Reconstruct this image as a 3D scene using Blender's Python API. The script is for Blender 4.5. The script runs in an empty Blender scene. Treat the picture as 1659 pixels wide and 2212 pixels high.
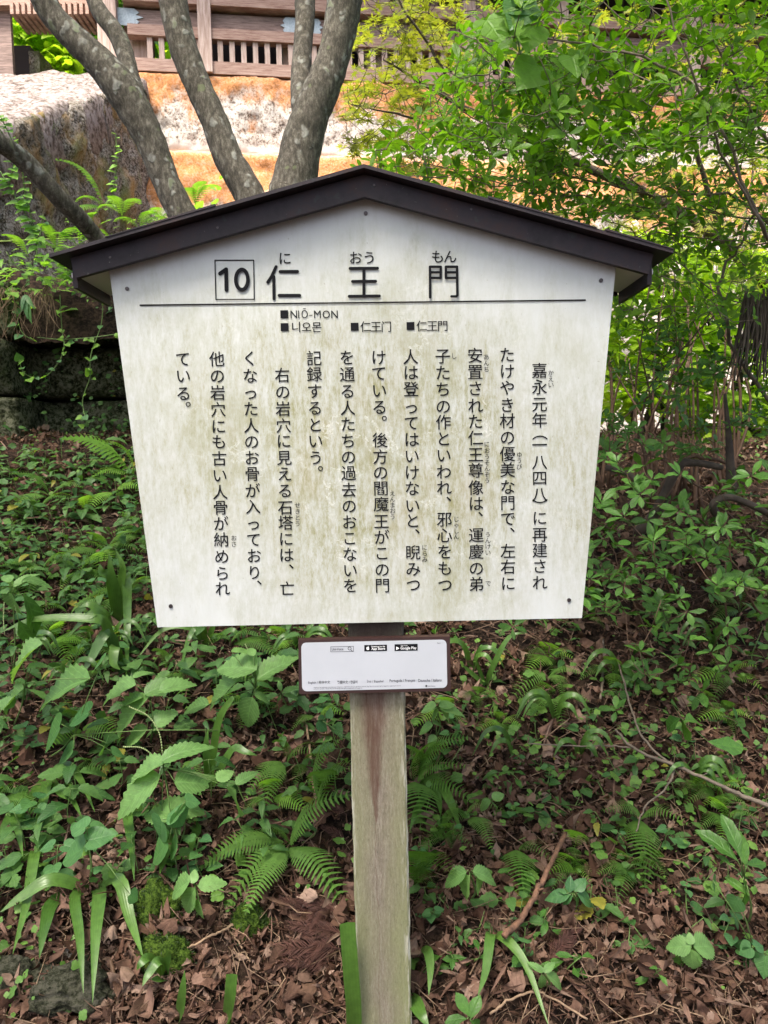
import bpy, math, random
import numpy as np
from mathutils import Vector, Matrix, noise

R = math.radians
rng = np.random.default_rng(11)
random.seed(11)
scene = bpy.context.scene

NCROWN = 6200
# ------------------------------------------------------------------ camera
CAM = Vector((0.0, -1.4, 1.5))
cam_d = bpy.data.cameras.new("camera")
cam_d.sensor_fit = 'VERTICAL'
cam_d.sensor_height = 36.0
cam_d.sensor_width = 27.0
cam_d.lens = 27.04
cam_d.clip_start = 0.05
cam_d.clip_end = 500
cam_d.dof.use_dof = True
cam_d.dof.focus_distance = 1.42
cam_d.dof.aperture_fstop = 16
cam = bpy.data.objects.new("camera", cam_d)
scene.collection.objects.link(cam)
CR = Matrix.Rotation(R(90 - 4.1), 4, 'X') @ Matrix.Rotation(R(-1.24), 4, 'Z')
cam.matrix_world = Matrix.Translation(CAM) @ CR
scene.camera = cam

# ------------------------------------------------------------------ light
world = bpy.data.worlds.new("World")
scene.world = world
world.use_nodes = True
wn = world.node_tree
bg = wn.nodes['Background']
sky = wn.nodes.new('ShaderNodeTexSky')
sky.sky_type = 'NISHITA'
sky.sun_disc = False
SUN_EL, SUN_AZ = 62.0, 205.0          # azimuth clockwise from +Y
sky.sun_elevation = R(SUN_EL)
sky.sun_rotation = R(SUN_AZ)
sky.air_density = 0.6
sky.dust_density = 5.0
sky.ozone_density = 0.6
wn.links.new(sky.outputs[0], bg.inputs[0])
bg.inputs[1].default_value = 0.125
sun_d = bpy.data.lights.new("sun", 'SUN')
sun_d.energy = 2.2
sun_d.angle = R(16)
sun_d.color = (1.0, 0.94, 0.84)
sun = bpy.data.objects.new("sun", sun_d)
scene.collection.objects.link(sun)
sd = Vector((math.sin(R(SUN_AZ)) * math.cos(R(SUN_EL)), math.cos(R(SUN_AZ)) * math.cos(R(SUN_EL)), math.sin(R(SUN_EL))))
sun.rotation_euler = sd.to_track_quat('Z', 'Y').to_euler()
scene.view_settings.view_transform = 'Standard'
scene.view_settings.look = 'None'
scene.view_settings.exposure = 2.0
scene.view_settings.gamma = 1.0
scene.view_settings.use_curve_mapping = False
scene.cycles.max_bounces = 7
scene.cycles.transparent_max_bounces = 4

# ------------------------------------------------------------------ pixel helpers (picture measured at 1659 x 2212)
FPX = 27.04 / 36.0 * 2212
CR3 = CR.to_3x3()
def ray(px, py):
    v = CR3 @ Vector(((px - 829.5) / FPX, -(py - 1106.0) / FPX, -1.0))
    return v / v.y
def at(px, py, d):
    """point on the plane d metres in front of the camera"""
    return CAM + ray(px, py) * d
CRI = np.array(CR3.transposed())
def to_px(p):
    v = CRI @ (np.array(p) - np.array(CAM))
    return 829.5 + v[0] / -v[2] * FPX, 1106.0 - v[1] / -v[2] * FPX

def wob(x, y, s=1.0, seed=0.0):
    """cheap smooth noise, vectorised"""
    x = np.asarray(x, float) * s + seed * 3.7; y = np.asarray(y, float) * s - seed * 2.3
    return (np.sin(x * 1.7 + 1.3 * np.sin(y * 1.1 + 0.5)) + np.sin(y * 2.3 + 1.7 * np.sin(x * 0.9 + 2.0)) +
            np.sin((x + y) * 3.1 + np.sin(x * 2.7)) * 0.5 + np.sin((x - y) * 4.3 + 1.2 * np.sin(y * 3.3)) * 0.4) / 2.9

def ground_z(x, y):
    x = np.asarray(x, float); y = np.asarray(y, float)
    yl = np.array([-60, -1.1, -0.55, -0.1, 0.1, 2.6, 3.0, 9.0, 14, 40, 90.0])
    zl = np.array([0.0, 0.0, 0.02, 0.27, 0.40, 1.52, 1.58, 1.75, 2.2, 4.5, 9.0])
    z = np.interp(y, yl, zl)
    k = np.clip((y + 0.3) / 0.8, 0, 1)
    z = z + k * (0.05 * wob(x, y, 1.3) + 0.035 * wob(x, y, 3.4, 1) + 0.016 * wob(x, y, 9.0, 2) + 0.010 * wob(x, y, 21.0, 5)) * np.clip((12 - y) / 6, .2, 1)
    return z - 0.05 * np.clip(x, -1.5, 1.5) * k * np.clip((4 - y), 0, 1)
def ground_d(px, py):
    r = ray(px, py)
    ds = np.linspace(0.9, 30, 1800) if r.z > -0.12 else np.linspace(0.9, 9, 900)
    gz = ground_z(r.x * ds + CAM.x, ds + CAM.y)
    below = CAM.z + r.z * ds < gz
    return float(ds[np.argmax(below)]) if below.any() else 30.0
def on_ground(px, py):
    return at(px, py, ground_d(px, py))

# ------------------------------------------------------------------ object helpers
C = scene.collection
LABELS = []
def link(name, data, parent=None):
    o = bpy.data.objects.new(name, data)
    C.objects.link(o)
    if parent is not None: o.parent = parent
    return o
def tag(o, label=None, cat=None, group=None, kind=None):
    if label: o['label'] = label
    if cat: o['category'] = cat
    if group: o['group'] = group
    if kind: o['kind'] = kind
    return o
def empty(name, loc, label, cat, group=None):
    o = link(name, None)
    o.empty_display_size = 0.05
    o.location = loc
    return tag(o, label, cat, group)

def mk(name, V, F, mat, uv=None, tint=None, smooth=True):
    me = bpy.data.meshes.new(name)
    V = np.asarray(V, float)
    me.from_pydata([tuple(v) for v in V], [], [tuple(int(i) for i in f) for f in F])
    if uv is not None:
        l = me.uv_layers.new(name='UVMap')
        idx = np.empty(len(me.loops), int); me.loops.foreach_get('vertex_index', idx)
        l.data.foreach_set('uv', np.asarray(uv, float)[idx].ravel())
    if tint is not None:
        a = me.attributes.new('tint', 'FLOAT', 'POINT'); a.data.foreach_set('value', np.asarray(tint, float))
    if smooth: me.polygons.foreach_set('use_smooth', np.ones(len(me.polygons), bool))
    if mat: me.materials.append(mat)
    me.update()
    return me

def bake(name, tmpl, mats, tints, mat, smooth=True):
    """tmpl=(V,F,UV); mats (N,4,4): one mesh holding N copies"""
    V, F, UV = tmpl
    V = np.asarray(V, float); N = len(mats); n = len(V)
    P = np.einsum('nij,vj->nvi', mats[:, :3, :3], V) + mats[:, None, :3, 3]
    me = bpy.data.meshes.new(name)
    me.vertices.add(N * n)
    me.vertices.foreach_set('co', P.ravel())
    lens = np.array([len(f) for f in F]); flat = np.concatenate([np.array(f) for f in F])
    L = len(flat)
    me.loops.add(N * L)
    me.loops.foreach_set('vertex_index', (flat[None, :] + (np.arange(N) * n)[:, None]).ravel().astype(np.int32))
    me.polygons.add(N * len(F))
    st = np.concatenate([[0], np.cumsum(lens)[:-1]])
    me.polygons.foreach_set('loop_start', (st[None, :] + (np.arange(N) * L)[:, None]).ravel().astype(np.int32))
    l = me.uv_layers.new(name='UVMap')
    l.data.foreach_set('uv', np.tile(np.asarray(UV, float)[flat], (N, 1)).ravel())
    a = me.attributes.new('tint', 'FLOAT', 'POINT')
    a.data.foreach_set('value', np.repeat(np.asarray(tints, float), n))
    if smooth: me.polygons.foreach_set('use_smooth', np.ones(N * len(F), bool))
    me.materials.append(mat)
    me.update(calc_edges=True)
    return me

def join_bakes(parts):
    """parts: list of (tmpl, mats, tints) -> (V,F,UV,T) arrays through from_pydata-free path"""
    raise NotImplementedError

def catmull(pts, n=6):
    P = [np.array(p, float) for p in pts]
    P = [2 * P[0] - P[1]] + P + [2 * P[-1] - P[-2]]
    out = []
    for i in range(1, len(P) - 2):
        for k in range(n):
            t = k / n
            out.append(0.5 * ((2 * P[i]) + (-P[i - 1] + P[i + 1]) * t + (2 * P[i - 1] - 5 * P[i] + 4 * P[i + 1] - P[i + 2]) * t * t +
                              (-P[i - 1] + 3 * P[i] - 3 * P[i + 1] + P[i + 2]) * t ** 3))
    out.append(P[-2])
    return np.array(out)

class MB:
    def __init__(s): s.V = []; s.F = []; s.n = 0
    def add(s, V, F):
        s.V.extend([tuple(v) for v in V]); s.F.extend([tuple(i + s.n for i in f) for f in F]); s.n += len(V)
    def box(s, lo, hi, M=None):
        x0, y0, z0 = lo; x1, y1, z1 = hi
        V = [Vector(v) for v in ((x0, y0, z0), (x1, y0, z0), (x1, y1, z0), (x0, y1, z0), (x0, y0, z1), (x1, y0, z1), (x1, y1, z1), (x0, y1, z1))]
        if M is not None: V = [M @ v for v in V]
        s.add(V, [(0, 3, 2, 1), (4, 5, 6, 7), (0, 1, 5, 4), (1, 2, 6, 5), (2, 3, 7, 6), (3, 0, 4, 7)])
    def prism(s, front, back):
        n = len(front)
        s.add(list(front) + list(back), [tuple(range(n)), tuple(range(2 * n - 1, n - 1, -1))] + [(i, i + n, (i + 1) % n + n, (i + 1) % n) for i in range(n)])
    def tube(s, pts, rad, sides=6, rough=0.0, seed=0):
        pts = np.asarray(pts, float); n = len(pts)
        rad = np.broadcast_to(np.asarray(rad, float), (n,)) if np.ndim(rad) == 0 or len(np.atleast_1d(rad)) == n else np.interp(np.linspace(0, 1, n), np.linspace(0, 1, len(rad)), rad)
        T = np.gradient(pts, axis=0); T /= np.linalg.norm(T, axis=1)[:, None] + 1e-9
        up = np.array([0, 0, 1.0]) if abs(T[0][2]) < 0.9 else np.array([1.0, 0, 0])
        u = np.cross(T[0], up); u /= np.linalg.norm(u)
        V = []
        ang = np.arange(sides) * 2 * math.pi / sides
        for i in range(n):
            u = u - T[i] * np.dot(u, T[i]); u /= np.linalg.norm(u) + 1e-9
            w = np.cross(T[i], u)
            r = rad[i] * (1 + (rough * wob(ang * 1.3 + seed, np.full(sides, i * 0.55), 1.0, seed) if rough else 0))
            for k in range(sides):
                rr = r[k] if rough else r
                V.append(pts[i] + (u * math.cos(ang[k]) + w * math.sin(ang[k])) * rr)
        F = [(i * sides + k, i * sides + (k + 1) % sides, (i + 1) * sides + (k + 1) % sides, (i + 1) * sides + k) for i in range(n - 1) for k in range(sides)]
        F += [tuple(range(sides - 1, -1, -1)), tuple((n - 1) * sides + k for k in range(sides))]
        s.add(V, F)
    def mesh(s, name, mat, smooth=False): return mk(name, s.V, s.F, mat, smooth=smooth)
    def obj(s, name, mat, parent=None, smooth=False, origin=None):
        me = s.mesh(name, mat, smooth)
        o = link(name, me, parent)
        if parent is not None: o.matrix_parent_inverse = Matrix.Translation(-parent_loc(parent))
        return o
def parent_loc(p):
    return p.location.copy() if p.parent is None else Vector((0, 0, 0))
def put(name, me, parent, M=None):
    o = link(name, me, parent)
    if parent is not None: o.matrix_parent_inverse = Matrix.Translation(-parent_loc(parent))
    if M is not None: o.matrix_basis = M
    return o

# ------------------------------------------------------------------ materials
def newmat(name):
    m = bpy.data.materials.new(name); m.use_nodes = True
    nt = m.node_tree; b = nt.nodes['Principled BSDF']
    return m, nt, b
class G:
    def __init__(s, nt): s.nt = nt
    def n(s, t, **kw):
        nd = s.nt.nodes.new('ShaderNode' + t)
        for k, v in kw.items():
            if k.startswith('i_'):
                key = k[2:]
                key = int(key) if key.isdigit() else key.replace('_', ' ')
                if isinstance(v, bpy.types.NodeSocket): s.nt.links.new(v, nd.inputs[key])
                else: nd.inputs[key].default_value = v
            else: setattr(nd, k, v)
        return nd
    def l(s, a, b): s.nt.links.new(a, b)
    def ramp(s, fac, stops, interp='LINEAR'):
        nd = s.nt.nodes.new('ShaderNodeValToRGB'); cr = nd.color_ramp; cr.interpolation = interp
        while len(cr.elements) < len(stops): cr.elements.new(0.5)
        for e, (p, c) in zip(cr.elements, stops):
            e.position = p; e.color = (c, c, c, 1) if not isinstance(c, tuple) else (*c, 1)
        s.l(fac, nd.inputs[0]); return nd.outputs[0]
    def noise(s, vec, scale, detail=4, rough=0.6, dist=0.0):
        nd = s.n('TexNoise'); nd.inputs['Scale'].default_value = scale; nd.inputs['Detail'].default_value = detail
        nd.inputs['Roughness'].default_value = rough; nd.inputs['Distortion'].default_value = dist
        if vec is not None: s.l(vec, nd.inputs['Vector'])
        return nd.outputs['Fac']
    def mix(s, f, a, b, mode='MIX'):
        nd = s.n('Mix', data_type='RGBA', blend_type=mode)
        for sock, v in ((nd.inputs[0], f), (nd.inputs[6], a), (nd.inputs[7], b)):
            if isinstance(v, bpy.types.NodeSocket): s.l(v, sock)
            elif isinstance(v, tuple): sock.default_value = (*v, 1)
            else: sock.default_value = v
        return nd.outputs[2]
    def m(s, op, a, b=0.0, clamp=False):
        nd = s.n('Math', operation=op, use_clamp=clamp)
        for i, v in enumerate((a, b)):
            if isinstance(v, bpy.types.NodeSocket): s.l(v, nd.inputs[i])
            else: nd.inputs[i].default_value = v
        return nd.outputs[0]
    def pos(s, scale=(1, 1, 1), loc=(0, 0, 0)):
        g = s.n('NewGeometry'); mp = s.n('Mapping'); mp.inputs['Scale'].default_value = scale; mp.inputs['Location'].default_value = loc
        s.l(g.outputs['Position'], mp.inputs['Vector']); return mp.outputs[0]
    def xyz(s):
        g = s.n('NewGeometry'); x = s.n('SeparateXYZ'); s.l(g.outputs['Position'], x.inputs[0]); return x.outputs
    def bump(s, b, h, strength=0.5, dist=0.01):
        nd = s.n('Bump'); nd.inputs['Strength'].default_value = strength; nd.inputs['Distance'].default_value = dist
        s.l(h, nd.inputs['Height']); s.l(nd.outputs[0], b.inputs['Normal'])

def plain(name, col, rough=0.7, metal=0.0, var=0.0, vscale=20, bump=0.0, spec=0.5):
    m, nt, b = newmat(name); g = G(nt)
    b.inputs['Roughness'].default_value = rough; b.inputs['Metallic'].default_value = metal; b.inputs['Specular IOR Level'].default_value = spec
    if var:
        f = g.noise(g.pos(), vscale, 5, .65)
        c = g.ramp(f, [(0.3, tuple(x * (1 - var) for x in col)), (0.7, tuple(min(1, x * (1 + var)) for x in col))])
        g.l(c, b.inputs['Base Color'])
        if bump: g.bump(b, f, bump, 0.004)
    else: b.inputs['Base Color'].default_value = (*col, 1)
    return m

def leafmat(name, cols, trans=0.35, rough=0.42, veins=9.0, parallel=False, vein_amt=0.35, spots=0.0, tcol=1.6, spec=.34, yel=0.0):
    m, nt, b = newmat(name); g = G(nt)
    oi = g.n('ObjectInfo'); at_ = g.n('Attribute', attribute_name='tint')
    f = g.m('FRACT', g.m('ADD', oi.outputs['Random'], at_.outputs['Fac']))
    k = len(cols)
    c = g.ramp(f, [(i / (k - 1), cols[i]) for i in range(k)])
    if yel: c = g.mix(g.m('GREATER_THAN', f, 1 - yel), c, (.30, .26, .04))
    uv = g.n('UVMap'); sx = g.n('SeparateXYZ'); g.l(uv.outputs[0], sx.inputs[0])
    au = g.m('ABSOLUTE', g.m('SUBTRACT', sx.outputs[0], 0.5))
    if parallel:
        w = g.m('SINE', g.m('MULTIPLY', sx.outputs[0], veins * 6.28))
        vein = g.ramp(g.m('ADD', g.m('MULTIPLY', w, 0.5), 0.5), [(0.0, 0.0), (1.0, 1.0)])
    else:
        w = g.m('SINE', g.m('MULTIPLY', g.m('SUBTRACT', sx.outputs[1], g.m('MULTIPLY', au, 0.8)), veins * 6.28))
        side = g.ramp(w, [(0.75, 0.0), (1.0, 1.0)])
        mid = g.ramp(au, [(0.0, 1.0), (0.035, 0.0)])
        vein = g.m('MAXIMUM', side, mid)
    ns = g.noise(g.pos(), 60, 4, .6)
    c = g.mix(g.m('MULTIPLY', vein, vein_amt), c, tuple(min(1, x * 1.7 + .02) for x in cols[-1]))
    c = g.mix(g.ramp(ns, [(0.35, 0.35), (0.6, 0.0)]), c, tuple(x * 0.5 for x in cols[0]))
    if spots:
        s2 = g.noise(g.pos(), 140, 3, .5)
        c = g.mix(g.ramp(s2, [(0.70, 0.0), (0.73, spots)]), c, (0.16, 0.11, 0.04))
    g.l(c, b.inputs['Base Color'])
    b.inputs['Roughness'].default_value = rough
    b.inputs['Specular IOR Level'].default_value = spec
    g.bump(b, g.m('SUBTRACT', g.m('MULTIPLY', ns, 0.6), vein), 0.10 if parallel else 0.35, 0.003)
    tr = g.n('BsdfTranslucent')
    g.l(g.mix(1.0, c, (tcol, tcol * 1.05, tcol * 0.35), 'MULTIPLY'), tr.inputs[0])
    mx = g.n('MixShader'); mx.inputs[0].default_value = trans
    out = nt.nodes['Material Output']
    g.l(b.outputs[0], mx.inputs[1]); g.l(tr.outputs[0], mx.inputs[2]); g.l(mx.outputs[0], out.inputs[0])
    return m

M = {}
M['leaf_nettle'] = leafmat('nettle leaf', [(.10, .20, .055), (.15, .28, .085), (.20, .35, .11), (.12, .24, .065)], spots=.5, vein_amt=.40, tcol=1.5)
M['leaf_weed'] = leafmat('weed leaf', [(.035, .10, .024), (.07, .155, .042), (.11, .215, .055), (.05, .125, .03)], tcol=1.4, yel=.03)
M['leaf_heart'] = leafmat('heart leaf', [(.05, .14, .05), (.09, .21, .07), (.075, .18, .045)], veins=5, vein_amt=.2)
M['leaf_strap'] = leafmat('strap leaf', [(.045, .11, .016), (.09, .18, .03), (.065, .145, .028)], veins=5, parallel=True, vein_amt=.08, rough=.34, trans=.22, spec=.5)
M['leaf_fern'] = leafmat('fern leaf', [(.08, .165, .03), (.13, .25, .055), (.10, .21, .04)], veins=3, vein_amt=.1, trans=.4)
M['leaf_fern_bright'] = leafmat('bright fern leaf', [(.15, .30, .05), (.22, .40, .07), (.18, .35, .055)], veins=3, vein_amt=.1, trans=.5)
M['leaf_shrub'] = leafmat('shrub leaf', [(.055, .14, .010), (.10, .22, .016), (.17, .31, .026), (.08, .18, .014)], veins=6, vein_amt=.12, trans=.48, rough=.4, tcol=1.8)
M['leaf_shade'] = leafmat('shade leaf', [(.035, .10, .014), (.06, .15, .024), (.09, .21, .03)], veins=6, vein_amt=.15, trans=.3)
M['leaf_maple'] = leafmat('maple leaf', [(.15, .18, .025), (.23, .27, .04), (.29, .28, .045), (.18, .23, .035)], veins=4, vein_amt=.1, trans=.5, tcol=1.5)
M['leaf_sunlit'] = leafmat('sunlit lime leaf', [(.24, .40, .03), (.40, .56, .05), (.32, .48, .04)], veins=4, vein_amt=.1, trans=.5)  # sunlit brightness put into the leaf colour
M['leaf_cover'] = leafmat('ground cover leaf', [(.07, .16, .03), (.12, .24, .045), (.16, .29, .055)], veins=3, vein_amt=.1)
M['litter'] = leafmat('dead leaf', [(.035, .018, .012), (.11, .058, .04), (.23, .14, .105), (.06, .03, .02), (.31, .21, .16), (.09, .05, .032), (.15, .085, .06), (.04, .022, .016)], veins=5, vein_amt=.2, trans=.10, rough=.8, tcol=1.1, spec=.08)
M['dry'] = plain('dry stalk', (.20, .13, .08), .8, var=.5, vscale=30)
M['twig'] = plain('grey twig', (.13, .10, .075), .8, var=.45, vscale=40)
M['twig_dark'] = plain('dark twig', (.055, .04, .03), .85, var=.4, vscale=40)
M['spike'] = plain('pale green flowers', (.28, .34, .14), .7)
M['stem'] = plain('green stem', (.10, .17, .04), .6, var=.3, vscale=30)
M['stick'] = plain('orange brown stick', (.125, .062, .036), .85, var=.6, vscale=55, bump=.6)
M['stem_red'] = plain('brown stem', (.085, .045, .025), .7, var=.3, vscale=30)
M['cedar'] = plain('dead cedar spray', (.065, .024, .016), .8, var=.4, vscale=50)
M['ink'] = plain('black print', (.004, .004, .006), .7, spec=.15)
M['ink_grey'] = plain('grey print', (.05, .05, .055), .7, spec=.2)
M['screw'] = plain('screw metal', (.06, .05, .05), .4, metal=.7)
M['plaque_white'] = plain('plaque white film', (.42, .435, .47), .35, var=.04, vscale=6)
M['plaque_brown'] = plain('plaque brown frame', (.03, .012, .010), .5, var=.15, vscale=30)
M['white_print'] = plain('white print', (.75, .75, .75), .5)
M['inside_shade'] = plain('gate interior shade', (.03, .022, .02), .9)  # near-black, the shade inside put into the colour
M['plaster'] = plain('plaster', (.62, .60, .58), .9, var=.08, vscale=3)
M['fitting'] = plain('oxidised metal fitting', (.33, .40, .42), .5, metal=.2, var=.25, vscale=60)
M['red_cloth'] = plain('red cloth', (.35, .03, .03), .8)

def wood(name, a, b_, grain=(30, 30, 2), algae=0.0):
    m, nt, b = newmat(name); g = G(nt)
    f = g.noise(g.pos(grain), 3.0, 6, .7, .5)
    c = g.ramp(f, [(.3, a), (.7, b_)])
    if algae:
        c = g.mix(g.ramp(g.noise(g.pos(), 3, 4), [(.45, 0.0), (.7, algae)]), c, (.17, .18, .08))
    g.l(c, b.inputs['Base Color']); b.inputs['Roughness'].default_value = .8
    g.bump(b, f, .4, .004)
    return m
M['gate_wood'] = wood('faded red gate wood', (.18, .085, .055), (.52, .37, .29), (2, 6, 30))
M['gate_wood_v'] = wood('faded upright gate wood', (.26, .16, .115), (.62, .50, .42), (20, 20, 1.5))
M['gate_dark'] = wood('weathered dark gate wood', (.07, .045, .035), (.34, .24, .20), (2, 6, 30))

# weathered post
m, nt, b = newmat('weathered post wood'); g = G(nt)
f = g.noise(g.pos((60, 60, 5)), 2.2, 8, .75, .4)
fine = g.noise(g.pos((210, 210, 55)), 2.0, 7, .85)
c = g.ramp(g.m('ADD', g.m('MULTIPLY', f, .5), g.m('MULTIPLY', fine, .5)), [(.34, (.085, .06, .048)), (.5, (.215, .17, .14)), (.64, (.36, .315, .26))])
X = g.xyz()
cx = at(820, 1850, 1.415).x
edge = g.m('ABSOLUTE', g.m('SUBTRACT', X[0], cx))
low = g.ramp(g.m('MULTIPLY', g.m('SUBTRACT', 1.15, X[2]), 1.4), [(0, .15), (1, .75)])
al = g.m('ADD', g.m('MULTIPLY', edge, 12), g.noise(g.pos((6, 6, 3)), 2, 5))
al = g.m('MULTIPLY', g.ramp(al, [(.45, .25), (1.0, 1.0)]), g.m('ADD', low, .25), True)
c = g.mix(al, c, g.mix(fine, (.11, .125, .04), (.30, .30, .16)))
flake = g.ramp(fine, [(.60, 0.0), (.66, 1.0)])
c = g.mix(g.m('MULTIPLY', flake, .45), c, (.34, .32, .26))
dk = g.ramp(fine, [(.34, 1.0), (.42, 0.0)])
c = g.mix(g.m('MULTIPLY', dk, .5), c, (.05, .04, .03))
flk2 = g.m('MULTIPLY', g.ramp(g.noise(g.pos((90, 90, 9)), 1.5, 4, .7), [(.5, 0.0), (.58, 1.0)]), g.ramp(edge, [(.040, 0.0), (.052, .9)]))
c = g.mix(flk2, c, (.48, .46, .38))
# run-off stain under the plaque, and a much darker tone from the plaque upwards
sx = g.m('ABSOLUTE', g.m('SUBTRACT', g.m('ADD', X[0], g.m('MULTIPLY', g.noise(g.pos((8, 8, 5)), 3, 3), .02)), cx + .004))
sw0 = g.ramp(g.m('DIVIDE', sx, g.m('MAXIMUM', g.m('MULTIPLY', g.m('SUBTRACT', X[2], .80), .14), .0004)), [(.4, .9), (1.1, 0.0)])
sw = g.m('MULTIPLY', sw0, g.ramp(f, [(.3, 1.0), (.7, .55)]))
c = g.mix(sw, c, (.075, .022, .012))
upper_dark = g.ramp(g.m('SUBTRACT', X[2], 1.135), [(.0, 0.0), (.02, .85)])
c = g.mix(upper_dark, c, (.02, .014, .009))
g.l(c, b.inputs['Base Color']); b.inputs['Roughness'].default_value = .85
g.bump(b, g.m('ADD', f, fine), .8, .004)
M['post'] = m

# stained white panel
m, nt, b = newmat('stained white panel'); g = G(nt)
X = g.xyz()
base = g.mix(g.noise(g.pos((9, 9, 1.5)), 3, 5), (.45, .465, .46), (.53, .545, .54))
nx = g.m('MULTIPLY', g.m('SUBTRACT', X[0], -.02), 1.45); nz = g.m('MULTIPLY', g.m('SUBTRACT', X[2], 1.50), 1.9)
rr = g.m('SQRT', g.m('ADD', g.m('MULTIPLY', nx, nx), g.m('MULTIPLY', nz, nz)))
big = g.noise(g.pos((1.5, 1.5, 1.0)), 3.2, 5, .6)
reach = g.ramp(g.m('ADD', rr, g.m('MULTIPLY', g.m('SUBTRACT', big, .5), .9)), [(.25, 1.0), (.78, 0.0)])
st = g.noise(g.pos((26, 26, 7)), 3.2, 8, .82)
edg = g.m('ADD', g.m('ADD', g.m('MULTIPLY', g.ramp(X[2], [(0.0, 0.0), (1.0, 0.0)]), 0.0), g.ramp(g.m('ABSOLUTE', X[0]), [(.30, .08), (.46, .30)])), g.ramp(g.noise(g.pos((1, 1, .35)), 12, 4), [(.5, 0.0), (.66, .30)]))
grime = g.ramp(st, [(.34, 0.0), (.60, 1.0)])
spk = g.ramp(g.noise(g.pos((40, 40, 16)), 4, 6, .8), [(.35, 0.0), (.65, 1.0)])
c = g.mix(g.m('MULTIPLY', g.m('MULTIPLY', grime, g.m('ADD', g.m('MULTIPLY', spk, .5), .5)), g.m('ADD', g.m('MULTIPLY', reach, 1.05), edg)), base, (.225, .215, .095))
warm = g.ramp(g.noise(g.pos((4, 4, 2), (3, 1, 2)), 3, 4), [(.45, 0.0), (.7, .28)])
c = g.mix(g.m('MULTIPLY', warm, reach), c, (.36, .31, .22))
# pale grazing trails
v = g.n('TexVoronoi', feature='DISTANCE_TO_EDGE'); v.inputs['Scale'].default_value = 13.0
dn = g.n('TexNoise'); dn.inputs['Scale'].default_value = 16; dn.inputs['Detail'].default_value = 5; dn.inputs['Roughness'].default_value = .75
g.l(g.pos(), dn.inputs['Vector'])
va = g.n('VectorMath', operation='SCALE'); g.l(dn.outputs['Color'], va.inputs[0]); va.inputs['Scale'].default_value = .11
vb = g.n('VectorMath', operation='ADD'); g.l(g.pos((1, 0, .9)), vb.inputs[0]); g.l(va.outputs[0], vb.inputs[1]); g.l(vb.outputs[0], v.inputs['Vector'])
tr = g.ramp(v.outputs['Distance'], [(.012, 1.0), (.040, 0.0)])
trm = g.ramp(g.noise(g.pos((1, 1, 1), (7, 0, 3)), 7, 3), [(.50, 0.0), (.58, .75)])
c = g.mix(g.m('MULTIPLY', g.m('MULTIPLY', g.m('MULTIPLY', tr, trm), reach), g.ramp(g.noise(g.pos(), 160, 2), [(.42, .1), (.56, 1.0)])), c, (.57, .57, .53))
blot = g.m('MULTIPLY', g.ramp(g.noise(g.pos((1, 1, .8), (2, 5, 8)), 6.5, 7, .72), [(.50, 0.0), (.62, .55)]), reach)
c = g.mix(g.m('MULTIPLY', blot, g.m('SUBTRACT', 1.0, g.m('MULTIPLY', tr, trm))), c, (.22, .215, .095))
dots = g.ramp(g.noise(g.pos((1, 1, .6)), 190, 2, .4), [(.72, 0.0), (.75, .5)])
c = g.mix(dots, c, (.22, .21, .16))
g.l(c, b.inputs['Base Color']); b.inputs['Roughness'].default_value = .5
g.bump(b, st, .08, .002)
M['panel'] = m

# roof metal
m, nt, b = newmat('dark brown roof metal'); g = G(nt)
f = g.noise(g.pos((1, 1, 1)), 9, 9, .75)
c = g.ramp(f, [(.34, (.014, .011, .013)), (.5, (.027, .021, .026)), (.62, (.038, .022, .022)), (.72, (.058, .024, .016))])
c = g.mix(g.ramp(g.noise(g.pos(), 45, 3, .5), [(.66, 0.0), (.70, .25)]), c, (.04, .06, .055))
sc2 = g.noise(g.pos((1, 1, 1), (4, 4, 4)), 120, 3, .6)
c = g.mix(g.ramp(sc2, [(.70, 0.0), (.73, .5)]), c, (.16, .15, .14))
g.l(c, b.inputs['Base Color']); b.inputs['Roughness'].default_value = .55; b.inputs['Specular IOR Level'].default_value = .22
g.bump(b, f, .12, .004)
M['roof'] = m

def stone(name, cols, patch=None, patch2=None, scale=9, bump=.9, moss=None):
    m, nt, b = newmat(name); g = G(nt)
    f = g.noise(g.pos(), scale, 10, .85)
    f2 = g.noise(g.pos(), scale * 3.2, 6, .7)
    f = g.m('ADD', g.m('MULTIPLY', f, .55), g.m('MULTIPLY', f2, .45))
    c = g.ramp(f, [(.43, cols[0]), (.485, cols[1]), (.545, cols[2])])
    for q in (patch, patch2, moss):
        if q:
            col, sc, lo, hi, amt, off = q
            pf = g.noise(g.pos((1, 1, 1), off), sc, 6, .65)
            pf = g.m('ADD', g.m('MULTIPLY', pf, .8), g.m('MULTIPLY', f, .2))
            c = g.mix(g.ramp(pf, [(lo, 0.0), (hi, amt)]), c, col)
    g.l(c, b.inputs['Base Color']); b.inputs['Roughness'].default_value = .95; b.inputs['Specular IOR Level'].default_value = .12
    g.bump(b, f, bump, .03)
    return m, g, b, c, f
M['stone_gate'], g, b, c, f = stone('cream tuff', [(.12, .085, .065), (.47, .40, .33), (.74, .69, .62)], scale=15, bump=1.0)
Z = g.xyz()
def rust(g, c, ztop, amt, slope):
    d = g.m('SUBTRACT', ztop, Z[2])
    n1 = g.noise(g.pos((1.2, 1.2, .8)), 1.6, 6, .7)
    k = g.m('SUBTRACT', g.m('ADD', n1, amt), g.m('MULTIPLY', d, slope))
    return g.m('MULTIPLY', g.ramp(k, [(.50, 0.0), (.62, 1.0)]), g.ramp(g.m('SUBTRACT', ztop, Z[2]), [(0.0, .75), (.04, 1.0)]))
ZTW = at(500, 155, 8.05).z - .02; ZJW = at(500, 330, 8.0).z - .03
up_m = g.m('GREATER_THAN', Z[2], ZJW + .03)
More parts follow.
